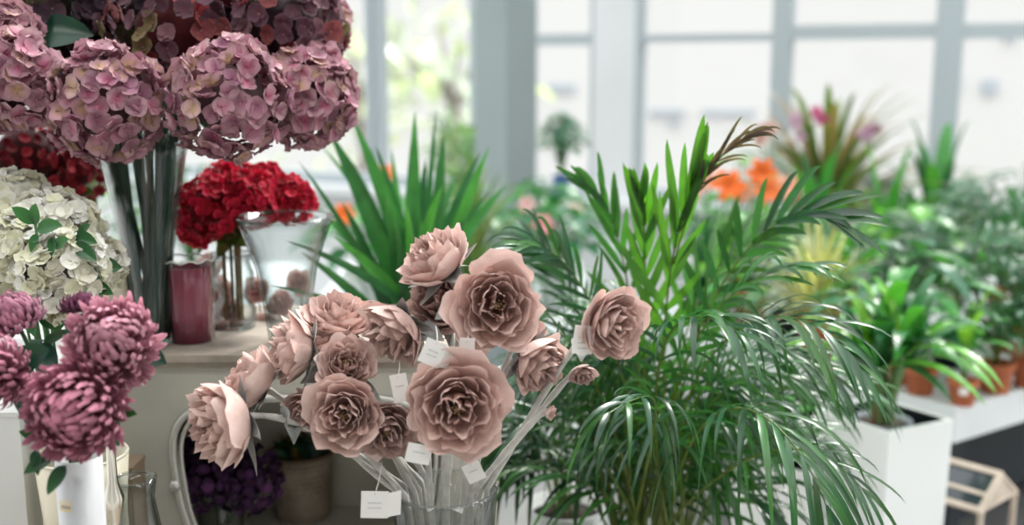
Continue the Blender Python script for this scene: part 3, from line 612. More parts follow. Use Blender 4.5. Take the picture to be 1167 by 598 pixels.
# ------------------------------------------------------------------ inside the cabinet
PV = Vector((at(252, 600, 1.58).x, 1.585, zsh+.0005))
vase('glass_vase', 0, 0, 0, [(.030, .0), (.033, .02), (.034, .07), (.036, .115)], 'short clear glass vase holding the purple hydrangeas inside the cabinet', base=PV)
for i, (px, py, Y, r, lb) in enumerate([(230, 540, 1.56, 36, 'dark purple hydrangea head at the left inside the cabinet opening'), (282, 545, 1.57, 34, 'dark purple hydrangea head at the right, beside the wicker basket'), (252, 530, 1.62, 28, 'dark purple hydrangea head at the back of the purple pair')]):
    hydrangea(px, py, Y, r, (0, -.7, .7), PV+Vector((math.cos(i*2)*.01, math.sin(i*2)*.01, .01)), 110+i, pal_purple, lb, 'purple hydrangeas in the cabinet', n=90, size=.019, leaves=0, stemcol=(.03, .06, .03))
BK = Vector((at(345, 575, 1.70).x, 1.70, zsh+.0005))
t = thing('wicker_basket', BK, 'pale wicker basket with a dark rim inside the grey cabinet', 'basket')
bh = at(345, 522, 1.67).z-zsh
mb = MB(); mb.lathe([(0, 0), (.042, 0), (.046, bh*.5), (.05, bh), (.047, bh), (.043, bh*.5), (.039, .005), (0, .005)], 64, BK, wob=lambda a, z: 1+.02*math.sin(32*a)*(1 if int(z/.006) % 2 else -1)); mb.build('body', M['wicker'], t)
for z_ in [bh*.1*k for k in range(1, 10)]:
    pass
mb = MB()
for k in range(12):
    z_ = bh*(k+.5)/12; r0 = .042+.008*(k+.5)/12+.0005; mb.tube([BK+Vector((math.cos(a)*(r0+.0016*math.sin(24*a+k*PI)), math.sin(a)*(r0+.0016*math.sin(24*a+k*PI)), z_)) for a in [j*2*PI/96 for j in range(97)]], .0023, 4)
mb.build('weave', M['wicker'], t)
mb = MB(); mb.tube([BK+Vector((math.cos(a)*.051, math.sin(a)*.051, bh)) for a in [j*2*PI/40 for j in range(41)]], .004, 6); mb.build('rim', mat('dark_cane', (.16, .11, .07), rough=.7, usecol=False), t)
mb = MB(); rg = R(8)
for k in range(40):
    a = rg.uniform(0, 6.28); r0 = rg.uniform(0, .035); p = BK+Vector((math.cos(a)*r0, math.sin(a)*r0, bh-.02)); mb.blade(bez([p, p+Vector((0, 0, .03)), p+Vector((rg.uniform(-.03, .03), rg.uniform(-.03, .03), .045))], 4), .014, Vector((0, -1, .2)), .3, rg.choice([(.03, .08, .05), (.25, .2, .06), (.04, .1, .08)]))
tag(mb.build('dried_leaves', M['leaf'], loc=BK+Vector((0, 0, bh-.02))), 'loose dark and yellow leaves lying in the wicker basket', 'leaves')

# ------------------------------------------------------------------ the dusty pink roses
RV = Vector((at(508, 640, 1.18).x, 1.18, .7405)); rvh = at(508, 556, 1.18).z-.7405
vase('glass_vase', 0, 0, 0, [(.040, 0), (.044, .02), (.050, rvh*.5), (.060, rvh)], 'clear glass vase holding the pale flocked rose stems', base=RV)
def col_rose(tint):
    def f_(rg, f):
        a = mixc((.56, .30, .26), (.70, .47, .42), f); b = mixc((.72, .51, .46), (.84, .67, .62), rg.random())
        return mixc((0, 0, 0), a, tint), mixc((0, 0, 0), mixc(b, (.66, .43, .38), (1-f)*.5), tint)
    return f_
GR = 'dusty pink artificial roses in the glass vase'
roses = [  # px,py,Y,r,facing,tint,label,open
 (495, 292, 1.20, 52, (-.55, -.35, .75), 1.0, 'topmost dusty pink rose seen from the side, tilted up to the left', .62),
 (566, 347, 1.12, 49, (.12, -1, .12), 1.0, 'large open dusty pink rose facing forward, below the topmost rose', 1),
 (520, 464, 1.04, 55, (.08, -1, .06), 1.0, 'largest dusty pink rose at the bottom centre, facing the camera', 1),
 (391, 473, 1.08, 41, (.0, -1, .12), .97, 'round dusty pink rose facing forward, left of the largest rose', .95),
 (394, 414, 1.14, 33, (.25, -.8, .55), .92, 'small dusty pink rose just above the round left one', .9),
 (388, 356, 1.26, 39, (.15, -.3, 1), .95, 'dusty pink rose opening upward in front of the empty glass vase', .95),
 (332, 396, 1.18, 50, (-.95, -.35, .15), .98, 'dusty pink rose in profile facing left, over the cabinet top', .6),
 (283, 430, 1.20, 50, (-.8, -.2, .6), .98, 'dusty pink rose in profile above the lowest left rose', .65),
 (250, 482, 1.10, 66, (-.75, -.55, -.05), 1.0, 'farthest left dusty pink rose, drooping over the cabinet opening', .62),
 (441, 491, 1.10, 34, (.1, -1, -.15), .78, 'darker dusty pink rose between the round one and the largest one', .95),
 (446, 378, 1.16, 50, (-.55, -.7, -.45), .9, 'dusty pink rose hanging downward in the middle of the bunch', .65),
 (500, 343, 1.22, 46, (-.3, -.75, .5), .9, 'dusty pink rose tucked between the topmost rose and the large open one', .75),
 (616, 415, 1.15, 45, (.55, -.6, -.3), .92, 'ragged dusty pink rose nodding right, below the large open one', .62),
 (702, 370, 1.10, 41, (.55, -.85, -.05), 1.0, 'farthest right dusty pink rose in front of the palm leaves', .95),
 (362, 378, 1.23, 36, (-.2, -.4, .9), .97, 'dusty pink rose lying behind the left-facing profile rose', .9),
 (346, 468, 1.16, 25, (-.3, -.9, -.3), .82, 'small darker dusty pink rose behind the round left one', .9),
 (603, 376, 1.19, 24, (.5, -.5, .3), .95, 'small dusty pink rose peeking out right of the large open one', .85),
 (664, 428, 1.17, 18, (.2, -.7, -.5), .8, 'small dusty pink rose under the farthest right rose', .8),
 (628, 470, 1.13, 12, (.7, -.6, -.1), .9, 'tiny closed dusty pink rosebud below the ragged nodding rose', .5),
]
GREY = (.20, .21, .20)
for i, (px, py, Y, r, ax, tint, lb, op) in enumerate(roses):
    Y = 1.18+(Y-1.18)*.6; rg = R(200+i); c = at(px, py, Y); ax = Vector(ax).normalized(); rr = r/F*Y*1.16
    a = i*2.39996; rad = .008+.0018*i; foot = RV+Vector((math.cos(a)*rad*.8, math.sin(a)*rad*.8, .0066)); dx = (px-508)/F*Y
    ang = math.atan2(c.y-RV.y, dx); rimp = RV+Vector((max(-.048, min(.048, dx*.28)), (math.sin(a)*.025), rvh))
    t = thing('rose', foot, lb, 'flower', GR)
    mb = MB(); rosehead(mb, c, ax, rr, rg, col_rose(tint), 25 if r > 20 else 14, 9, 10, op, shag=1.0); hd = mb.build('flower_head', M['rose'], t)
    mb = MB(); b0 = c-ax*rr*.4; p1 = c-ax*rr*1.15
    pth = bez([b0, p1, p1.lerp(rimp, .55), rimp], 14)+[rimp.lerp(foot, k/4) for k in range(1, 5)]
    mb.tube(pth, [.0036+.0006*math.sin(k*1.7+i) for k in range(19)], 8, (.50, .49, .46)); st = mb.build('stem', M['fuzzy'], t)
    for k in range(5 if r > 20 else 2):        # flocked grey calyx leaves
        a2 = k*1.2566+rg.uniform(-.2, .2); u, v, _ = frame(ax); d = (u*math.cos(a2)+v*math.sin(a2)); o = b0
        mb = MB(); P = [o, o+d*rr*.35-ax*rr*.12, o+d*rr*.85+ax*rr*rg.uniform(-.1, .25)+Vector((0, 0, -.1*rr))]
        mb.blade(bez(P, 6), rr*.38, ax, .35, GREY, (.30, .30, .29), prof=lambda t: max(.05, math.sin(PI*t**.7)), cross=4); mb.build('sepal', M['fuzzy'], hd)
    if r > 28:
        k0 = pth[4]; d = Vector((rg.uniform(-1, 1), -.6, rg.uniform(-.3, .6))).normalized(); mb = MB()
        P = [k0, k0+d*.02, k0+d*.045+Vector((0, 0, -.01))]; mb.blade(bez(P, 7), .024, Vector((0, -1, .4)), .35, (.23, .25, .25), (.33, .34, .33), prof=lambda t: max(.05, math.sin(PI*t**.8)*(1+.15*math.sin(22*t))), cross=4); mb.build('leaf', M['fuzzy'], st)
# tags
def price_tag(px, py, Y, wpx, hpx, rot, label, lines=2, tilt=0.0, fold=False, up=(0, 14)):
    c = at(px, py, Y); s_ = Y/F; w_, h_ = wpx*s_/2, hpx*s_/2
    m = Matrix.Rotation(math.radians(tilt), 3, 'Z') @ Matrix.Rotation(math.radians(rot), 3, 'Y')
    def P(x, z, y=0): return c+m @ Vector((x, y, z))
    mb = MB(); mb.hexa([P(-w_, -h_, 0), P(w_, -h_, 0), P(w_, -h_, .0005), P(-w_, -h_, .0005), P(-w_, h_, 0), P(w_, h_, 0), P(w_, h_, .0005), P(-w_, h_, .0005)])
    if fold: mb.hexa([P(w_, -h_*.9, 0), P(w_*1.9, -h_*.8, .004), P(w_*1.9, -h_*.8, .0045), P(w_, -h_*.9, .0005), P(w_, h_*.9, 0), P(w_*1.9, h_, .004), P(w_*1.9, h_, .0045), P(w_, h_*.9, .0005)])
    o = tag(mb.build('price_tag', M['paper'], smooth=False, loc=P(0, h_)), label, 'tag')
    mb = MB()
    for k in range(lines):
        z_ = h_*(.1-.38*k); mb.hexa([P(-w_*.5, z_, -.0004), P(w_*.5, z_, -.0004), P(w_*.5, z_, 0), P(-w_*.5, z_, 0), P(-w_*.5, z_+h_*.10, -.0004), P(w_*.5, z_+h_*.1, -.0004), P(w_*.5, z_+h_*.1, 0), P(-w_*.5, z_+h_*.1, 0)])
    mb.build('printed_lines', mat('faint_ink', (.55, .55, .55), usecol=False) if 'faint_ink' not in bpy.data.materials else bpy.data.materials['faint_ink'], o, smooth=False)
    mb = MB(); q = P(0, h_*.8, -.001); e_ = P(0, h_*.8)+Vector((up[0]*s_, .035, up[1]*s_)); mb.tube(bez([q, q.lerp(e_, .5)+Vector((.002, 0, 0)), e_], 6), .0006, 5); mb.build('string', M['string'], o)
price_tag(427, 575, 1.10, 33, 34, 3, 'white paper tag hanging lowest among the pale rose stems', 2, 5, True, (4, 26))
price_tag(477, 517, 1.09, 30, 24, 14, 'white paper tag under the left side of the largest rose', 1, 8, False, (4, 10))
price_tag(493, 402, 1.10, 26, 30, 25, 'white paper tag just above the largest rose', 2, 10, True, (-4, 12))
price_tag(540, 538, 1.12, 22, 24, -25, 'small square tag on the stems right of the largest rose', 1, 0, False, (-3, 14))
price_tag(665, 387, 1.12, 26, 34, 8, 'grey-white tag with printed block left of the farthest right rose', 3, 20, False, (6, 12))
price_tag(532, 404, 1.12, 18, 40, 2, 'narrow white tag standing behind the top of the largest rose', 1, 0, False, (0, 12))
price_tag(456, 442, 1.13, 20, 34, -10, 'beige-white tag between the round left rose and the largest rose', 1, 0, False, (-2, 12))

# ------------------------------------------------------------------ sword-leaved plant
YB = Vector((at(478, 420, 1.9).x, 1.98, 0)); yz = at(478, 420, 1.95).z
t = thing('plant_stand', (YB.x, YB.y, 0), 'wooden plant stand under the sword-leaved plant behind the cabinet', 'stand')
mb = MB(); mb.box((YB.x-.14, YB.y-.11), (.28, 0), (0, .28), .60, .62); mb.build('top', M['wood'], t, smooth=False)
legs4(t, [(YB.x+a, YB.y+b) for a in (-.12, .12) for b in (-.09, .15)], 0, .60, .03, M['wood'])
t = thing('yucca', (YB.x, YB.y, .62), 'potted plant with stiff green sword leaves behind the roses and the cabinet', 'plant')
mb = MB(); o = Vector((YB.x, YB.y, .6205)); mb.lathe([(0, 0), (.07, 0), (.095, .2), (.1, .2), (.1, .22), (.09, .22), (.085, .2), (0, .2)], 36, o); mb.build('pot', M['terra'], t)
mb = MB(); mb.lathe([(.088, .19), (.05, .2), (0, .205)], 24, o); mb.build('soil', M['soil'], t)
mb = MB(); mb.tube([o+Vector((0, 0, .2)), o+Vector((0, 0, .30))], [.02, .018], 10, (.12, .09, .05)); mb.build('stem', M['stem'], t)
G1 = (.035, .16, .06); G2 = (.05, .22, .05); G3 = (.015, .085, .045)
yl = [(340, 183, 1.8, 14, G3), (374, 148, 1.85, 34, G3), (400, 132, 1.9, 30, G1), (365, 165, 2.0, 14, G1), (396, 175, 2.05, 10, G3), (428, 165, 2.0, 22, G3), (446, 169, 2.05, 18, G2), (473, 126, 1.92, 30, G1), (497, 124, 1.98, 11, G3),
      (506, 153, 1.9, 32, G3), (548, 172, 2.0, 28, G3), (558, 166, 1.88, 28, G2), (577, 211, 1.85, 30, G1), (505, 210, 1.82, 24, G2), (463, 230, 1.80, 26, G2), (557, 218, 1.95, 22, G3), (534, 244, 1.82, 22, G3), (440, 215, 1.83, 26, G1), (454, 268, 1.8, 24, G3),
      (325, 274, 1.52, 18, G3), (307, 325, 1.48, 16, G3), (343, 287, 1.66, 24, G3), (418, 190, 1.88, 26, G1), (485, 180, 1.96, 24, G3), (520, 200, 2.02, 26, G1), (390, 230, 1.85, 26, G3), (480, 250, 1.78, 26, G1), (610, 265, 1.9, 22, G3), (360, 235, 1.9, 20, G1), (530, 290, 1.75, 24, G1), (380, 270, 1.75, 26, G2), (590, 300, 1.8, 24, G1)]
yb = at(478, 400, 1.95)
for i, (px, py, Y, wp, cc) in enumerate(yl):
    rg = R(300+i); tip = at(px, py, Y); a = rg.uniform(0, 6.28); b_ = yb+Vector((math.cos(a)*.02, math.sin(a)*.02-.02, rg.uniform(-.06, .06)))
    midp = b_.lerp(tip, .5)+Vector((-(tip.x-b_.x)*.12, 0, .03)); mb = MB(); W = wp/F*Y*.80
    upv = Vector(((tip.x-b_.x)*-1.2+rg.uniform(-.3, .3), -1, .25))
    mb.blade(bez([b_, midp, tip], 12), W, upv, .28, mixc(cc, (.03, .1, .04), .3), mixc(cc, (.06, .22, .07), .25), prof=lambda t: max(.012, (.55+.45*min(1, t*2.5))*(1-t**2.6)**.9), cross=4); mb.build('leaf', M['leaf'], t)
# upright leaf standing alone on the right
t2 = None
mb = MB()

# ------------------------------------------------------------------ areca palm
PB = Vector((at(748, 650, 1.62).x, 1.66, .45))
t = thing('areca_palm', PB, 'bushy potted areca palm with long arching fronds in the centre right', 'plant')
mb = MB(); mb.lathe([(0, .0005), (.085, .0005), (.12, .19), (.125, .19), (.125, .215), (.112, .215), (.108, .19), (0, .19)], 40, PB); mb.build('pot', M['grey'], t)
mb = MB(); mb.lathe([(.11, .185), (.05, .195), (0, .2)], 24, PB); mb.build('soil', M['soil'], t)
PG = [(.022, .10, .035), (.045, .18, .035), (.012, .065, .035), (.09, .26, .035), (.015, .08, .045)]
def frond(pts, nl, L0, W, seed, col, droop=.35, t0=.28, spread=1.0, lside=1.0, rside=1.0, up=Vector((0, -.4, 1)), stemcol=(.10, .2, .05), nm='frond', parent=None, fwd=.55, seg=7, rad=.0028):
    dr0 = droop; rg = R(seed); path = bez(pts, 40); nl = max(8, int(nl*.74)); W *= 1.1; L0 *= 1.12; mb = MB(); mb.tube(path[::2], [rad*(1-.75*k/20) for k in range(21)], 6, (.22, .26, .05), col2=stemcol)
    for k in range(nl):
        f = (k+.5)/nl; tt = t0+(1-t0)*f*.985; idx = min(39, int(tt*40)); fr = tt*40-idx; p = path[idx].lerp(path[idx+1], fr); d = (path[min(40, idx+2)]-path[max(0, idx-2)]).normalized()
        sd = d.cross(up).normalized(); nn = sd.cross(d).normalized()
        for sg, sc_ in ((-1, lside), (1, rside)):
            if sc_ <= 0: continue
            L = L0*sc_*(math.sin(PI*(.22+.70*f))**.55)*rg.uniform(.85, 1.1); out = (sd*sg*spread*(1-.45*f)+d*(fwd+.9*f)+nn*rg.uniform(.0, .35)+Vector((rg.gauss(0, .13), rg.gauss(0, .13), rg.gauss(0, .13)))).normalized(); droop = dr0*rg.uniform(.5, 1.7)
            P = [p, p+out*L*.45, p+out*L*.85+Vector((0, 0, -droop*L*.4)), p+out*L*.98+d*L*.05+Vector((0, 0, -droop*L))]
            c_ = mixc((0, 0, 0), mixc(col, rg.choice(PG), .35 if col[1] > col[0] else 0), rg.uniform(.55, 1.3))
            mb.blade(bez(P, seg), W*rg.uniform(.8, 1.15), nn+Vector((rg.uniform(-.2, .2), 0, 0)), .3, c_, mixc(c_, (.06, .14, .05), .3), prof=lambda t: max(.02, (min(1, .35+t*3))*(1-t**2.2)**.8), cross=2)
    mb.build(nm, M['palm'], parent)
pb = lambda i: PB+Vector((math.cos(i*2.4)*.05, math.sin(i*2.4)*.05, .19))
fr = [ # control pts (px,py,Y), nleaf, L0, W, col, droop, l,r, up, spread, fwd
 ([(745, 480, 1.62), (750, 330, 1.58), (765, 270, 1.56), (785, 225, 1.53), (800, 190, 1.5)], 15, .14, .012, PG[3], .02, 1, .6, (0, -1, .3), .5, .8),
 ([(752, 480, 1.62), (795, 330, 1.6), (850, 235, 1.56), (930, 215, 1.5), (962, 262, 1.47)], 20, .105, .012, PG[2], .22, 1, .7, (0, -.8, .6), .7, .7),
 ([(745, 500, 1.6), (790, 380, 1.52), (850, 330, 1.46), (925, 335, 1.38), (985, 425, 1.33)], 22, .11, .009, PG[0], .6, 1, 1, (0, -.4, 1), .9, .7),
 ([(760, 540, 1.55), (790, 440, 1.42), (840, 425, 1.32), (910, 470, 1.22), (950, 600, 1.16)], 16, .13, .009, PG[4], .8, 1, 1, (0, -.4, 1), .8, .8),
 ([(765, 580, 1.55), (840, 510, 1.46), (890, 485, 1.4), (950, 505, 1.34), (992, 570, 1.3)], 13, .09, .007, PG[0], .5, 1, 1, (0, -.4, 1), .8, .8),
 ([(735, 500, 1.62), (700, 380, 1.6), (665, 300, 1.56), (625, 262, 1.52), (585, 285, 1.46)], 20, .11, .007, PG[2], .25, 1, 1, (0, -.8, .6), .7, .9),
 ([(740, 500, 1.62), (722, 360, 1.64), (715, 270, 1.66), (695, 225, 1.66), (668, 208, 1.64)], 15, .10, .010, PG[1], .1, 1, .8, (0, -1, .4), .6, .9),
 ([(730, 540, 1.6), (690, 430, 1.55), (640, 350, 1.5), (590, 310, 1.42), (545, 335, 1.36)], 20, .11, .007, PG[2], .4, 1, 1, (0, -.5, 1), .8, .8),
 ([(740, 520, 1.6), (760, 410, 1.56), (800, 340, 1.52), (860, 300, 1.48), (925, 305, 1.42)], 20, .11, .009, PG[1], .4, 1, 1, (0, -.5, 1), .8, .8),
 ([(735, 560, 1.55), (740, 470, 1.42), (775, 432, 1.3), (740, 438, 1.18), (680, 480, 1.12)], 12, .09, .008, PG[4], .75, 1, 1, (0, -.4, 1), .9, .7),
 ([(745, 500, 1.6), (735, 410, 1.5), (750, 345, 1.42), (790, 340, 1.34), (850, 385, 1.28)], 18, .11, .009, PG[4], .6, 1, 1, (0, -.4, 1), .8, .7),
 ([(745, 520, 1.62), (800, 430, 1.6), (850, 390, 1.58), (900, 385, 1.56), (950, 430, 1.52)], 20, .11, .009, PG[0], .5, 1, 1, (0, -.4, 1), .8, .7),
 ([(735, 520, 1.66), (700, 430, 1.74), (660, 350, 1.78), (640, 300, 1.8), (600, 275, 1.8)], 20, .12, .009, PG[2], .3, 1, 1, (0, -.6, 1), .8, .8),
 ([(745, 520, 1.66), (760, 400, 1.74), (790, 320, 1.78), (830, 280, 1.8), (870, 270, 1.8)], 20, .12, .010, PG[1], .2, 1, 1, (0, -.8, .6), .8, .8),
 ([(740, 500, 1.64), (730, 380, 1.64), (735, 300, 1.62), (740, 250, 1.6), (728, 222, 1.56)], 13, .11, .013, PG[3], .03, 1, 1, (0, -1, .3), .45, 1.0),
]
for i, (pts, nl, L0, W, cc, dr, ls, rs, up, sp_, fw) in enumerate(fr):
    P = [pb(i)]+[at(*p) for p in pts]; frond(P, nl, L0, W, 400+i, cc, dr, .36, sp_, ls, rs, Vector(up), parent=t, fwd=fw)
frond([at(*p) for p in ((768, 300, 1.56), (790, 215, 1.52), (815, 165, 1.48), (868, 150, 1.43))], 15, .075, .0042, 470, (.13, .075, .08), .25, .35, .35, 1, .8, Vector((0, -1, .4)), stemcol=(.12, .08, .07), parent=t, fwd=1.0, rad=.0016)
rg = R(77)
for i in range(36):      # inner filler fronds of the clump
    a = rg.uniform(-3.3, -.1) if i % 3 else rg.uniform(0, PI); H = rg.uniform(.20, .46); out = rg.uniform(.08, .24); q = pb(i+3)
    q1 = q+Vector((math.cos(a)*out*.15, math.sin(a)*out*.15, H*.6)); q2 = q+Vector((math.cos(a)*out*.6, math.sin(a)*out*.5, H)); q3 = q+Vector((math.cos(a)*out*1.2, math.sin(a)*out*.9, H*rg.uniform(.75, .95)))
    frond([q, q1, q2, q3], 15, rg.uniform(.10, .15), rg.uniform(.006, .009), 500+i, rg.choice([PG[0], PG[2], PG[2], PG[4], PG[1]]), rg.uniform(.3, .7), .3, .8, parent=t, up=Vector((0, -.3, 1)), rad=.003)
for i in range(14):      # bare young canes
    q = pb(i+9); tip = at(rg.uniform(640, 830), rg.uniform(400, 500), rg.uniform(1.5, 1.72)); mb = MB(); mb.tube(bez([q, q.lerp(tip, .5)+Vector((0, 0, .02)), tip], 10), [.0042*(1-.6*k/10) for k in range(11)], 7, (.22, .26, .04), col2=(.08, .18, .04)); mb.build('cane', M['palm'], t)
# grassy low fronds at the bottom middle
q0 = at(640, 640, 1.72)
t = thing('parlour_palm', (q0.x, 1.8, .45), 'small white pot of dark narrow-leaved plant low between the roses and the palm', 'plant')
o = Vector((q0.x+.01, 1.8, .4505)); ph = at(640, 575, 1.8).z-.45
mb = MB(); mb.lathe([(0, 0), (.05, 0), (.07, ph), (.066, ph), (.06, ph-.02), (0, ph-.02)], 36, o); mb.build('pot', M['white'], t)
mb = MB(); mb.lathe([(.061, ph-.02), (0, ph-.012)], 20, o); mb.build('soil', M['soil'], t)
for i in range(14):
    a = rg.uniform(0, 6.28); H = rg.uniform(.12, .34); q = o+Vector((math.cos(a)*.02, math.sin(a)*.02, ph-.02)); ou = rg.uniform(.06, .17)
    frond([q, q+Vector((math.cos(a)*.02, math.sin(a)*.02, H*.7)), q+Vector((math.cos(a)*ou*.7, math.sin(a)*ou*.7, H)), q+Vector((math.cos(a)*ou*1.3, math.sin(a)*ou*1.3, H*.7))], 14, .12, .009, 600+i, rg.choice([PG[2], PG[4], (.012, .05, .03)]), .5, .3, .8, parent=t)

# ------------------------------------------------------------------ generic potted plants
def pot(t, o, r, h, m):
    mb = MB(); mb.lathe([(0, .0005), (r*.72, .0005), (r*.9, h*.82), (r, h*.82), (r, h), (r*.9, h), (r*.86, h*.85), (0, h*.85)], 28, o); mb.build('pot', m, t)
    mb = MB(); mb.lathe([(r*.86, h*.84), (0, h*.88)], 16, o); mb.build('soil', M['soil'], t)
def rosette(o, z0, n, L, W, seed, cols, t, spread=1.0, droop=.5, up0=.9, name='foliage', prof=None, mt='leaf'):
    rg = R(seed); mb = MB()
    for i in range(n):
        a = i*2.39996+rg.uniform(-.2, .2); f = i/n; el = up0*(1-f*.75); out = Vector((math.cos(a), math.sin(a), 0)); l = L*rg.uniform(.75, 1.1); q = Vector((o.x, o.y, z0))+out*.008
        P = [q, q+out*l*.25*spread*(.3+f)+Vector((0, 0, l*.55*el+.02)), q+out*l*.65*spread*(.3+f)+Vector((0, 0, l*.9*el)), q+out*l*.95*spread*(.3+f)+Vector((0, 0, l*(.95*el-droop*f)))]
        c_ = mixc((0, 0, 0), rg.choice(cols), rg.uniform(.8, 1.15)); mb.blade(bez(P, 7), W*rg.uniform(.8, 1.15), Vector((0, 0, 1)), .25, c_, mixc(c_, (.08, .25, .06), .2), prof=prof or (lambda t: max(.02, math.sin(PI*min(1, .15+t*.85))**.7)), cross=2)
    mb.build(name, M[mt], t)
def broad(o, z0, n, H, L, W, seed, cols, t, spread=.7, stemc=(.08, .2, .06)):
    rg = R(seed); mb = MB(); ms = MB()
    for i in range(n):
        a = i*2.39996; f = (i+.5)/n; out = Vector((math.cos(a), math.sin(a), 0)); h = H*(1-.55*f)*rg.uniform(.8, 1.1); r0 = H*spread*f**.7*rg.uniform(.7, 1.1)
        q = Vector((o.x, o.y, z0))+out*.006; p = Vector((o.x, o.y, z0+h))+out*r0; ms.tube(bez([q, q+Vector((0, 0, h*.7)), p], 5), .0018, 5, stemc)
        c_ = mixc((0, 0, 0), rg.choice(cols), rg.uniform(.8, 1.15)); l = L*rg.uniform(.8, 1.15); d = (out+Vector((0, 0, rg.uniform(-.2, .35)))).normalized()
        leafshape(mb, p-d*l*.1, d, Vector((0, 0, 1)), l, W*rg.uniform(.85, 1.15), c_, mixc(c_, (.1, .3, .1), .2), droop=rg.uniform(.15, .5), fold=.2, n=6)
    ms.build('stems', M['stem'], t); mb.build('foliage', M['leaf'], t)
LG = [(.045, .24, .05), (.07, .30, .06), (.02, .13, .045)]; YG = [(.20, .46, .05), (.12, .38, .04)]; DK = [(.01, .07, .035), (.015, .10, .045)]; BL = [(.05, .17, .10), (.03, .14, .08)]
def on_table(px, py): return atz(px, py, zt_)
def plant(kind, p, label, r=.05, h=.09, potm=None, name='potted_plant', cat='plant', group=None, **k):
    o = Vector((p[0], p[1], p[2])); t = thing(name, o, label, cat, group); pot(t, o, r, h, potm or M['terra']); z0 = o.z+h*.85
    if kind == 'rosette': rosette(o, z0, t=t, **k)
    elif kind == 'broad': broad(o, z0, t=t, **k)
    elif kind == 'palm':
        rg = R(k['seed'])
        for i in range(k['n']):
            a = i*2.4+rg.uniform(-.3, .3); H = k['H']*rg.uniform(.6, 1.1); ou = k['out']*rg.uniform(.5, 1.1); q = o+Vector((0, 0, h*.85)); oo = Vector((math.cos(a), math.sin(a), 0))
            frond([q, q+oo*ou*.1+Vector((0, 0, H*.7)), q+oo*ou*.6+Vector((0, 0, H)), q+oo*ou+Vector((0, 0, H*.8))], k.get('nl', 12), k['L'], k['W'], k['seed']*50+i, rg.choice(k['cols']), k.get('droop', .45), .3, .8, parent=t, seg=5)
    return t
# small terracotta pots along the table front
tp = [(1095, 462, 'dracaena seedling in a small terracotta pot with a white label, nearest the table corner'), (1042, 452, 'leafy plant in a terracotta pot just behind the white planter'), (1122, 452, 'plant with feathery dark foliage in a terracotta pot, right of the dracaena seedling'), (1160, 447, 'dark green plant in a terracotta pot at the right picture edge')]
p = on_table(1096, 460); t = plant('rosette', p, tp[0][2], .036, .06, n=12, L=.15, W=.022, seed=1, cols=YG+LG, up0=1.0, spread=.9, droop=.1)
o = Vector(p); mb = MB(); mb.tube([o+Vector((0, 0, .05)), o+Vector((0, 0, .13))], .007, 8, (.12, .2, .08)); mb.build('stem', M['stem'], t)
for ch in t.children:
    if ch.name.startswith('foliage'): ch.location.z += .075
mb = MB(); a0 = -2.2; mb.grid([[o+Vector((.0345*math.cos(a0+k*.12), .0345*math.sin(a0+k*.12), z)) for k in range(6)] for z in (.03, .05)]); mb.build('pot_label', M['paper'], t)
p = on_table(1048, 448); plant('broad', p, tp[1][2], .04, .065, n=22, H=.16, L=.08, W=.035, seed=2, cols=LG+BL)
p = on_table(1133, 446); plant('palm', p, tp[2][2], .045, .075, n=16, H=.16, out=.12, L=.06, W=.006, seed=3, cols=DK, nl=14)
p = on_table(1172, 440); plant('broad', p, tp[3][2], .045, .08, n=34, H=.2, L=.07, W=.03, seed=4, cols=DK)
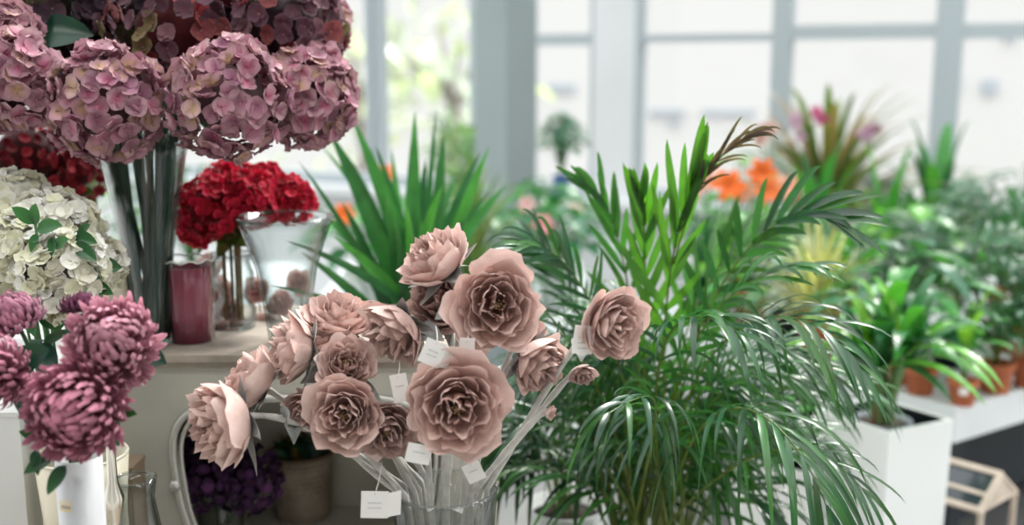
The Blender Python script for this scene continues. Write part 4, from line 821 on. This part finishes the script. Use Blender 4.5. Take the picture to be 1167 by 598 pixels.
# second row / back plants on the right table: a = along d1, b = along d2
def tb(a, b): q = TC+d1*a+d2*b; return Vector((q.x, q.y, zt_))
rows_ = [
 ('broad', tb(.08, .22), 'bushy broad-leaved plant with shiny pale highlights, directly behind the dracaena seedling', .055, .10, dict(n=34, H=.26, L=.13, W=.05, seed=11, cols=LG+BL)),
 ('palm', tb(.33, .24), 'arching fern with glossy fronds above the small terracotta pots', .06, .10, dict(n=18, H=.30, out=.26, L=.09, W=.013, seed=12, cols=BL+DK)),
 ('broad', tb(.60, .22), 'dense dark leafy plant at the far right edge, front row', .06, .10, dict(n=44, H=.28, L=.10, W=.045, seed=13, cols=DK+LG)),
 ('broad', tb(.13, .62), 'pale silvery broad-leaved plant right of the cream grass plant', .055, .10, dict(n=26, H=.24, L=.14, W=.055, seed=14, cols=BL+LG)),
 ('rosette', tb(.28, .58), 'plant with upright pointed green leaves in the middle of the right table', .06, .11, dict(n=26, L=.34, W=.035, seed=15, cols=LG, up0=1.0, spread=.8, droop=.3)),
 ('broad', tb(.55, .55), 'bright green bushy plant at the right edge of the picture, middle row', .06, .11, dict(n=36, H=.30, L=.12, W=.06, seed=16, cols=YG+LG)),
 ('palm', tb(.86, .42), 'small palm standing at the right end of the middle row', .06, .11, dict(n=16, H=.36, out=.28, L=.12, W=.014, seed=17, cols=DK+BL)),
 ('rosette', tb(.13, .98), 'dark thin-leaved plant below the pink orchids', .06, .11, dict(n=24, L=.30, W=.02, seed=18, cols=DK, up0=1.0, spread=.7, droop=.3)),
 ('broad', tb(.28, .92), 'yellow-green leafy plant behind the cream grass plant', .06, .11, dict(n=34, H=.22, L=.12, W=.06, seed=19, cols=YG)),
 ('rosette', tb(.98, .95), 'tall plant with upright green leaves before the right window mullion', .06, .12, dict(n=20, L=.42, W=.045, seed=20, cols=LG+YG, up0=1.05, spread=.6, droop=.1)),
 ('rosette', tb(1.30, .98), 'tall sword-leaved plant at the right edge, rear row', .07, .12, dict(n=24, L=.50, W=.05, seed=21, cols=LG+DK, up0=1.05, spread=.65, droop=.1)),
 ('broad', tb(1.20, .60), 'leafy plant with small pink buds, farthest right on the table', .06, .11, dict(n=36, H=.34, L=.12, W=.05, seed=22, cols=DK)),
 ('broad', tb(.42, 1.12), 'low bushy green plant at the back of the right table', .06, .11, dict(n=36, H=.24, L=.12, W=.05, seed=23, cols=LG)),
 ('rosette', tb(.82, 1.12), 'spiky green plant at the back of the right table near the window', .07, .12, dict(n=22, L=.42, W=.045, seed=24, cols=LG, up0=1.05, spread=.6, droop=.1)),
]
for kind, p, lb, r, h, k in rows_: plant(kind, p, lb, r, h, M['terra'] if k['seed'] % 2 else M['black'], group=None, **k)
# cream striped grass plant
q = at(930, 400, 2.80); q.z = zt_+.0005
plant('rosette', q, 'plant with a fan of cream-coloured narrow leaves behind the white planter', .05, .13, M['terra'], n=80, L=.30, W=.015, seed=31, cols=[(.55, .52, .30), (.66, .62, .40), (.35, .42, .18)], up0=1.0, spread=.8, droop=.1, mt='leaf')
# ------------------------------------------------------------------ white planters
def planter(cs, z1, taper, t, m=M['planter'], zb=.0005):
    c = sum((Vector((q.x, q.y, 0)) for q in cs), Vector())/4; Z = Vector((0, 0, 1))
    out_t = [Vector((q.x, q.y, 0)) for q in cs]; out_b = [c+(q-c)*taper for q in out_t]; in_t = [c+(q-c)*.90 for q in out_t]; zi = z1-.045
    mb = MB(); n = len(mb.v)
    def ring(ps, z): return [mb.vert(q+Z*z) for q in ps]
    a, b, d, e_ = ring(out_b, zb), ring(out_t, z1), ring(in_t, z1), ring(in_t, zi)
    for k in range(4):
        l = (k+1) % 4; mb.face(a[k], a[l], b[l], b[k]); mb.face(b[k], b[l], d[l], d[k])
    mb.face(*a[::-1]); mb.build('body', m, t, smooth=False)
    mb = MB(); d, e_ = [mb.vert(q+Z*(z1-.003)) for q in in_t], [mb.vert(q+Z*zi) for q in in_t]
    for k in range(4): l = (k+1) % 4; mb.face(d[k], d[l], e_[l], e_[k])
    mb.face(*e_); mb.build('liner', M['liner'], t, smooth=False); return c, zi
zp = .76
cs = [atz(1013, 493, zp), atz(1087, 478, zp), None, atz(928, 465, zp)]
cs[2] = cs[1]+cs[3]-cs[0]
t = thing('planter', (cs[0]+cs[2])/2*1.0, 'tall square white planter holding the thick-caned plant at right', 'planter'); t.location.z = 0
c, zi = planter(cs, zp, .86, t)
t2 = thing('dracaena', (c.x, c.y, zi), 'dracaena with thick green canes and glossy leaves standing in the white planter', 'plant')
mb = MB(); mb.lathe([(0, .0005), (.042, .0005), (.056, .028), (.059, .028), (.059, .034), (.054, .034), (.05, .026), (0, .026)], 24, Vector((c.x, c.y, zi))); mb.build('pot', M['grey'], t2)
mb = MB(); mb.lathe([(.05, .026), (.0, .032)], 24, Vector((c.x, c.y, zi))); mb.build('soil', mat('bark', (.10, .07, .05), rough=.9, nscale=70, namt=.6, bump=1, usecol=False), t2)
rg = R(41)
for i in range(5):
    a = i*1.3; q = Vector((c.x+math.cos(a)*.014, c.y+math.sin(a)*.014, zi+.02)); tp_ = q+Vector((math.cos(a)*.03, math.sin(a)*.03, .16+.03*math.sin(i*2)))
    mb = MB(); mb.tube(bez([q, q+Vector((0, 0, .08)), tp_], 10), [.0085+.0012*(k % 2) for k in range(11)], 9, (.16, .24, .09), col2=(.09, .2, .06)); mb.build('cane', M['stem'], t2)
    rosette(tp_, tp_.z-.03, 11, .20, .034, 700+i, LG+YG+BL, t2, spread=1.0, droop=.35, up0=.95)
q = Vector((c.x-.02, c.y-.01, zi+.02)); mb = MB(); mb.tube([q, q+Vector((.004, 0, .13))], .003, 6); tag(mb.build('plant_stake', mat('red_stake', (.5, .03, .03), rough=.4, usecol=False), loc=q), 'thin red stake standing in the white planter beside the canes', 'stake')
cs2 = [atz(925, 540, .66), None, None, atz(835, 520, .66)]; ex = (cs[1]-cs[0]); cs2[1] = cs2[0]+Vector((.05, .13, 0)); cs2[2] = cs2[1]+cs2[3]-cs2[0]
t = thing('planter', ((cs2[0]+cs2[2])/2).xy.to_3d(), 'lower white square planter behind the palm fronds, left of the tall one', 'planter'); c2, zi2 = planter(cs2, .66, .9, t)
o = Vector((c2.x, c2.y, zi2)); t = thing('potted_plant', o, 'dark leafy plant in the lower white planter behind the palm', 'plant'); pot(t, o, .04, .04, M['black']); broad(o, zi2+.03, 24, .14, .07, .03, 45, DK+LG, t)
# wooden bird house lantern (below table)
LH = []; zb_ = atz(1110, 600, .33)
def P2(px, py, Y): return at(px, py, Y)
t = thing('wooden_greenhouse', (at(1110, 640, 2.28).x, 2.28, 0), 'small pale wooden greenhouse box with a pitched roof beside the white planter', 'miniature greenhouse')
gA = at(1118, 582, 2.1); gB = at(1155, 563, 2.2); 
g1 = (gB-gA); g1.z = 0; g1n = g1.normalized(); g2n = Vector((-g1n.y, g1n.x, 0)); Wd = g1.length*1.02; Ld = .20; ez = gA.z-.0; rzg = at(1136, 541, 2.15).z
base0 = Vector((gA.x, gA.y, 0)); zleg = ez-.16
def gp(a, b, z): return base0+g1n*a+g2n*b+Vector((0, 0, z))
def beam(mb, p, q, r): mb.tube([p, q], r, 4)
for (a, b) in ((0, 0), (Wd, 0), (0, Ld), (Wd, Ld)):
    mb = MB(); beam(mb, gp(a, b, zleg), gp(a, b, ez), .007); mb.build('post', M['pale_wood'], t, smooth=False)
for b in (0, Ld):
    mb = MB(); beam(mb, gp(-.008, b, ez-.004), gp(Wd/2, b, rzg), .008); beam(mb, gp(Wd+.008, b, ez-.004), gp(Wd/2, b, rzg), .008); beam(mb, gp(0, b, ez), gp(Wd, b, ez), .007); mb.build('end_frame', M['pale_wood'], t, smooth=False)
for a in (0, Wd): mb = MB(); beam(mb, gp(a, 0, ez), gp(a, Ld, ez), .008); mb.build('rail', M['pale_wood'], t, smooth=False)
mb = MB(); beam(mb, gp(Wd/2, -.005, rzg), gp(Wd/2, Ld+.005, rzg), .009); mb.build('ridge_beam', M['pale_wood'], t, smooth=False)
mb = MB(); beam(mb, gp(Wd*.2, 0, ez+(rzg-ez)*.4), gp(Wd*.2, Ld, ez+(rzg-ez)*.4), .006); mb.build('rail', M['pale_wood'], t, smooth=False)
for sg in (0, 1):
    mb = MB(); e0 = 0 if sg == 0 else Wd; mb.grid([[gp(e0, 0, ez), gp(e0, Ld, ez)], [gp(Wd/2, 0, rzg-.002), gp(Wd/2, Ld, rzg-.002)]]); mb.build('roof_pane', mat('dark_glass', (.03, .04, .05), rough=.1, usecol=False), t, smooth=False, solid=.003)
mb = MB(); a_ = gp(Wd*.12, -.002, ez+.004); 
mb.hexa([gp(Wd*.1, -.004, ez), gp(Wd*.9, -.004, ez), gp(Wd*.9, .004, ez), gp(Wd*.1, .004, ez), gp(Wd*.47, -.004, rzg-.008), gp(Wd*.53, -.004, rzg-.008), gp(Wd*.53, .004, rzg-.008), gp(Wd*.47, .004, rzg-.008)])
mb.build('gable', M['pale_wood'], t, smooth=False)
mb = MB(); mb.box(gp(-.01, -.01, 0), g1n*(Wd+.02), g2n*(Ld+.02), zleg-.02, zleg); mb.build('base', M['pale_wood'], t, smooth=False)
# stool carrying the greenhouse
ts = thing('stool', base0+g1n*Wd/2+g2n*Ld/2, 'plain wooden stool under the miniature greenhouse', 'stool')
mb = MB(); mb.box(gp(-.03, -.03, 0), g1n*(Wd+.06), g2n*(Ld+.06), zleg-.045, zleg-.02); mb.build('seat', M['wood'], ts, smooth=False)
for a, b in ((-.02, -.02), (Wd, -.02), (-.02, Ld), (Wd, Ld)): mb = MB(); mb.box(gp(a, b, 0), g1n*.02, g2n*.02, 0, zleg-.045); mb.build('leg', M['wood'], ts, smooth=False)
t.location = base0+g1n*Wd/2+g2n*Ld/2
# correct the greenhouse children after moving its origin
off = t.location-Vector((at(1110, 640, 2.28).x, 2.28, 0))
for ch in t.children: ch.location -= off
# dark crate and red bowl on the lower shelf
q = TC+d1*.065+d2*.045
t = thing('crate', (q+d1*.45+d2*.2).xy.to_3d()+Vector((0, 0, .33)), 'black crate on the shelf under the right display table', 'crate')
mb = MB(); z0 = .3305; z1 = .55
mb.box(q+d2*.08, d1*.8, d2*.015, z0, z1); mb.box(q+d2*.45, d1*.8, d2*.015, z0, z1); mb.box(q+d2*.095, d1*.015, d2*.355, z0, z1); mb.box(q+d1*.785+d2*.095, d1*.015, d2*.355, z0, z1); mb.box(q+d2*.08, d1*.8, d2*.385, z0, z0+.01); mb.build('body', M['black'], t, smooth=False)
bo = q+d1*.28+d2*.27; bo.z = .341; mb = MB(); mb.lathe([(0, 0), (.06, 0), (.11, .1), (.13, .2), (.122, .2), (.10, .1), (.05, .012), (0, .012)], 36, bo)
tag(mb.build('red_bowl', mat('red_plastic', (.30, .02, .02), rough=.35, usecol=False), loc=bo), 'dark red bowl standing in the black crate under the right table', 'bowl')

# ------------------------------------------------------------------ blurred flowers in the background
def lily(px, py, Y, rpx, col, label, foot, seed, group, petals=6, cc=(.3, .1, .02)):
    rg = R(seed); c = at(px, py, Y); r = rpx/F*Y*.85; foot = Vector(foot); t = thing('lily', foot, label, 'flower', group); u, v, ax = frame((rg.uniform(-.4, .4), -1, rg.uniform(.1, .6)))
    mb = MB()
    for k in range(petals):
        a = k*2*PI/petals+rg.uniform(-.1, .1); d = u*math.cos(a)+v*math.sin(a); P = [c-ax*r*.4, c+d*r*.4, c+d*r*.9+ax*r*.05, c+d*r*1.1-ax*r*.3]; mb.blade(bez(P, 6), r*.62, ax, .25, mixc(col, cc, .3), col, prof=lambda t: max(.05, math.sin(PI*t**.85)**.8), cross=4)
    mb.build('flower_head', M['petal'], t); mb = MB(); mb.tube(bez([c-ax*r*.4, c-ax*r, foot], 6), .003, 6, (.05, .15, .05)); mb.build('stem', M['stem'], t)
    mb = MB()
    for k in range(7):
        f = .25+.09*k; q = (c-ax*r).lerp(foot, 1-f); a = k*2.4; d = Vector((math.cos(a), math.sin(a), .3)); leafshape(mb, q, d, Vector((0, 0, 1)), .09, .02, rg.choice(LG))
    mb.build('leaves', M['leaf'], t)
OR = (.85, .16, .03); SA = (.86, .42, .30)
lb_ = Vector((.62, 3.42, .6755))
vase('flower_bucket', 0, 0, 0, [(.07, 0), (.075, .1), (.085, .2)], 'white bucket of orange lilies on the table below the windows', M['white'], base=lb_, cat='bucket')
ol = [(832, 210, 3.3, 24, OR, 'vivid orange lily at the left of the orange bunch'), (868, 196, 3.4, 20, OR, 'vivid orange lily highest in the orange bunch'), (876, 216, 3.25, 20, (.85, .2, .06), 'orange lily lowest in the orange bunch'), (790, 216, 3.4, 15, SA, 'pale salmon lily far left beside the dark palm tip'), (810, 206, 3.5, 13, SA, 'pale salmon lily between the far left one and the vivid orange one'), (898, 212, 3.35, 18, SA, 'pale salmon lily at the right of the orange bunch'), (850, 220, 3.45, 13, SA, 'pale salmon lily low between two orange lilies')]
for i, (px, py, Y, r, col, lb) in enumerate(ol): lily(px, py, Y, r, col, lb, lb_+Vector((math.cos(i)*.04, math.sin(i)*.04, .02)), 800+i, 'orange and salmon lilies below the windows')
for i, (px, py, Y, r, col, lb, ft) in enumerate([(437, 200, 3.1, 17, OR, 'orange lily glimpsed between the sword leaves', (-.34, 3.1, .7305)), (391, 243, 3.1, 16, OR, 'orange lily low behind the left sword leaves', (-.42, 3.2, .7305)), (620, 255, 3.2, 16, (.8, .35, .38), 'blurred pink flower left of the palm below the pillar', (.1, 3.2, .7305)), (600, 232, 3.3, 12, (.8, .5, .5), 'blurred pale pink flower at the foot of the pillar', (.06, 3.3, .7305)), (655, 240, 3.4, 12, (.82, .66, .6), 'blurred cream flower behind the left palm fronds', (.2, 3.55, .7305))]): lily(px, py, Y, r, col, lb, ft, 820+i, 'blurred flowers behind the sword leaves and palm')
# orchids with grassy plant
ob = at(945, 300, 3.6); ob.z = .7305; ob = Vector((ob.x, 3.3, .0)); 
ob = Vector((1.25, 4.33, 0)); obz = at(945, 262, 4.33).z-.10
t = thing('plant_stand', ob, 'white pedestal behind the orange lilies, under the pink-tipped grass plant', 'stand'); mb = MB(); mb.box((ob.x-.12, ob.y-.12), (.24, 0), (0, .24), 0, obz-.02); mb.build('column', M['white'], t, smooth=False); mb = MB(); mb.box((ob.x-.14, ob.y-.14), (.28, 0), (0, .28), obz-.02, obz); mb.build('top', M['white'], t, smooth=False)
ob.z = obz+.0005
plant('rosette', ob, 'grassy plant with olive and brown-pink leaves in front of the window', .08, .12, M['grey'], n=90, L=.60, W=.034, seed=51, cols=[(.14, .20, .05), (.24, .20, .08), (.08, .12, .04), (.34, .22, .16)], up0=1.05, spread=1.1, droop=.15)
def orchid(px0, tips, foot, label, col):
    foot = Vector(foot); t = thing('orchid', foot, label, 'flower', 'pink orchids at the window'); rg = R(px0); P = [at(*p) for p in tips]; mb = MB(); mb.tube(bez([foot]+P, 14), .003, 6, (.12, .16, .08)); mb.build('stem', M['stem'], t)
    pts = bez([foot]+P, 14)
    for k in range(10, 15):
        c = pts[k]+Vector((rg.uniform(-.02, .02), -.01, rg.uniform(-.02, .02))); mb = MB(); u, v, ax = frame((rg.uniform(-.5, .5), -1, rg.uniform(-.2, .4)))
        for j in range(5):
            a = j*1.2566; d = u*math.cos(a)+v*math.sin(a); petal(mb, c, d, ax.cross(d), ax, .026, .024, .2, .1, mixc(col, (.5, .05, .2), .4), col, rg)
        mb.build('blossom', M['petal'], t)
orchid(1, [(925, 190, 4.3), (918, 140, 4.25), (940, 112, 4.2), (938, 142, 4.2)], ob+Vector((-.03, 0, .11)), 'magenta pink orchid spray, the tallest in front of the window', (.62, .16, .30))
orchid(2, [(985, 200, 4.3), (990, 160, 4.3), (1004, 132, 4.25), (975, 158, 4.2)], ob+Vector((.03, 0, .11)), 'mauve orchid spray at the right, above the grey bucket', (.60, .38, .55))
orchid(3, [(905, 190, 4.3), (900, 150, 4.3), (914, 120, 4.2), (908, 150, 4.2)], ob+Vector((-.04, .02, .11)), 'pale mauve orchid spray left of the magenta one', (.68, .5, .62))
orchid(4, [(880, 200, 4.0), (872, 170, 4.0), (862, 140, 4.0), (874, 146, 4.0)], (.84, 4.05, .71), 'faded salmon orchid spray above the orange lilies', (.72, .5, .42))
o = Vector((.84, 4.05, 0)); t = thing('plant_stand', o, 'narrow white stand behind the lilies under the faded orchid pot', 'stand'); mb = MB(); mb.box((o.x-.09, o.y-.09), (.18, 0), (0, .18), 0, .60); mb.build('column', M['white'], t, smooth=False)
plant('broad', (.84, 4.05, .6005), 'bright green leafy plant behind the orange lilies', .06, .1, M['white'], n=26, H=.42, L=.13, W=.07, seed=52, cols=YG+LG, spread=.3)
# grey square bucket at the window, right of orchids
c = at(1003, 222, 4.6); mb = MB(); tb0 = Vector((c.x, 4.6, 0)); zt2 = at(1003, 203, 4.6).z; zb2 = at(1003, 255, 4.6).z
mb.lathe([(0, 0), (.05, 0), (.075, zt2-zb2), (.070, zt2-zb2), (.045, .01), (0, .01)], 24, (tb0.x, tb0.y, zb2)); tag(mb.build('flower_bucket', M['grey'], loc=(tb0.x, tb0.y, zb2)), 'small grey-blue bucket in front of the window right of the orchids', 'bucket')
t = thing('plant_stand', tb0, 'slim white pedestal under the grey-blue bucket', 'stand'); mb = MB(); mb.box((tb0.x-.05, tb0.y-.05), (.1, 0), (0, .1), 0, zb2-.0005); mb.build('column', M['white'], t, smooth=False)
# middle table foliage
for i, (kind, x, y, lb, k) in enumerate([
 ('broad', -.45, 3.25, 'green leafy plant on the middle table behind the left sword leaves', dict(n=30, H=.22, L=.12, W=.05, seed=61, cols=BL+LG)),
 ('broad', -.15, 3.55, 'pale leafy plant on the middle table behind the sword leaves', dict(n=30, H=.22, L=.12, W=.06, seed=62, cols=[(.2, .34, .2)]+BL)),
 ('rosette', -.12, 3.2, 'grassy arching plant seen below the grey pillar', dict(n=60, L=.40, W=.016, seed=63, cols=[(.12, .22, .07), (.2, .25, .1), (.06, .14, .05)], up0=1.05, spread=.8, droop=.2)),
 ('broad', .14, 3.3, 'silvery leafy plant on the middle table left of the dark palm tip', dict(n=34, H=.2, L=.12, W=.06, seed=64, cols=BL)),
 ('broad', .12, 3.85, 'low green plant on the middle table behind the palm', dict(n=34, H=.22, L=.13, W=.06, seed=65, cols=LG)),
 ('broad', -.3, 3.85, 'green bushy plant at the rear of the middle table, left of the pillar foot', dict(n=34, H=.20, L=.12, W=.05, seed=66, cols=BL+LG))]):
    plant(kind, (x, y, .7305), lb, .06, .12, M['white'], **k)
# hanging / standing plant with blue pot on the window sill
c = at(640, 205, 4.95); sp_ = Vector((c.x, c.y, 0))
q = at(640, 225, 4.9); t = thing('plant_stand', (q.x, q.y, 0), 'tall thin white stand under the blue potted plant', 'stand'); mb = MB(); mb.box((q.x-.06, q.y-.06), (.12, 0), (0, .12), 0, q.z); mb.build('column', M['white'], t, smooth=False)
plant('broad', (q.x, q.y, q.z+.0005), 'blue-green trailing plant in a blue pot before the narrow window', .045, .10, M['blue'], n=60, H=.30, L=.09, W=.045, seed=71, cols=[(.12, .26, .2), (.08, .2, .14)], spread=.28)
# left background table things
for i, (kind, x, y, lb, k, pm) in enumerate([
 ('broad', -1.25, 3.0, 'leafy plant with pale green leaves behind the red hydrangea bouquet', dict(n=40, H=.34, L=.10, W=.05, seed=81, cols=[(.2, .36, .16), (.3, .42, .24)]), M['white']),
 ('broad', -.95, 3.2, 'dark green plant on the back table, right of the red hydrangea bouquet', dict(n=34, H=.30, L=.10, W=.05, seed=82, cols=DK+BL), M['white']),
 ('broad', -1.7, 3.0, 'green plant on the back table hidden behind the tall glass vase', dict(n=40, H=.34, L=.12, W=.06, seed=83, cols=LG), M['white']),
 ('rosette', -2.1, 3.1, 'spiky plant on the back table at far left', dict(n=30, L=.4, W=.03, seed=84, cols=LG, up0=1.0, spread=.8, droop=.3), M['white'])]):
    plant(kind, (x, y, .7705), lb, .06, .12, pm, **k)
o = at(532, 190, 4.9); fl = Vector((o.x-.02, 5.35, 0))
t = plant('palm', fl, 'tall thin green plant standing on the floor just left of the grey pillar', .12, .25, M['white'], n=12, H=1.15, out=.22, L=.14, W=.02, seed=85, cols=[(.2, .36, .2), (.3, .42, .3)], nl=10)
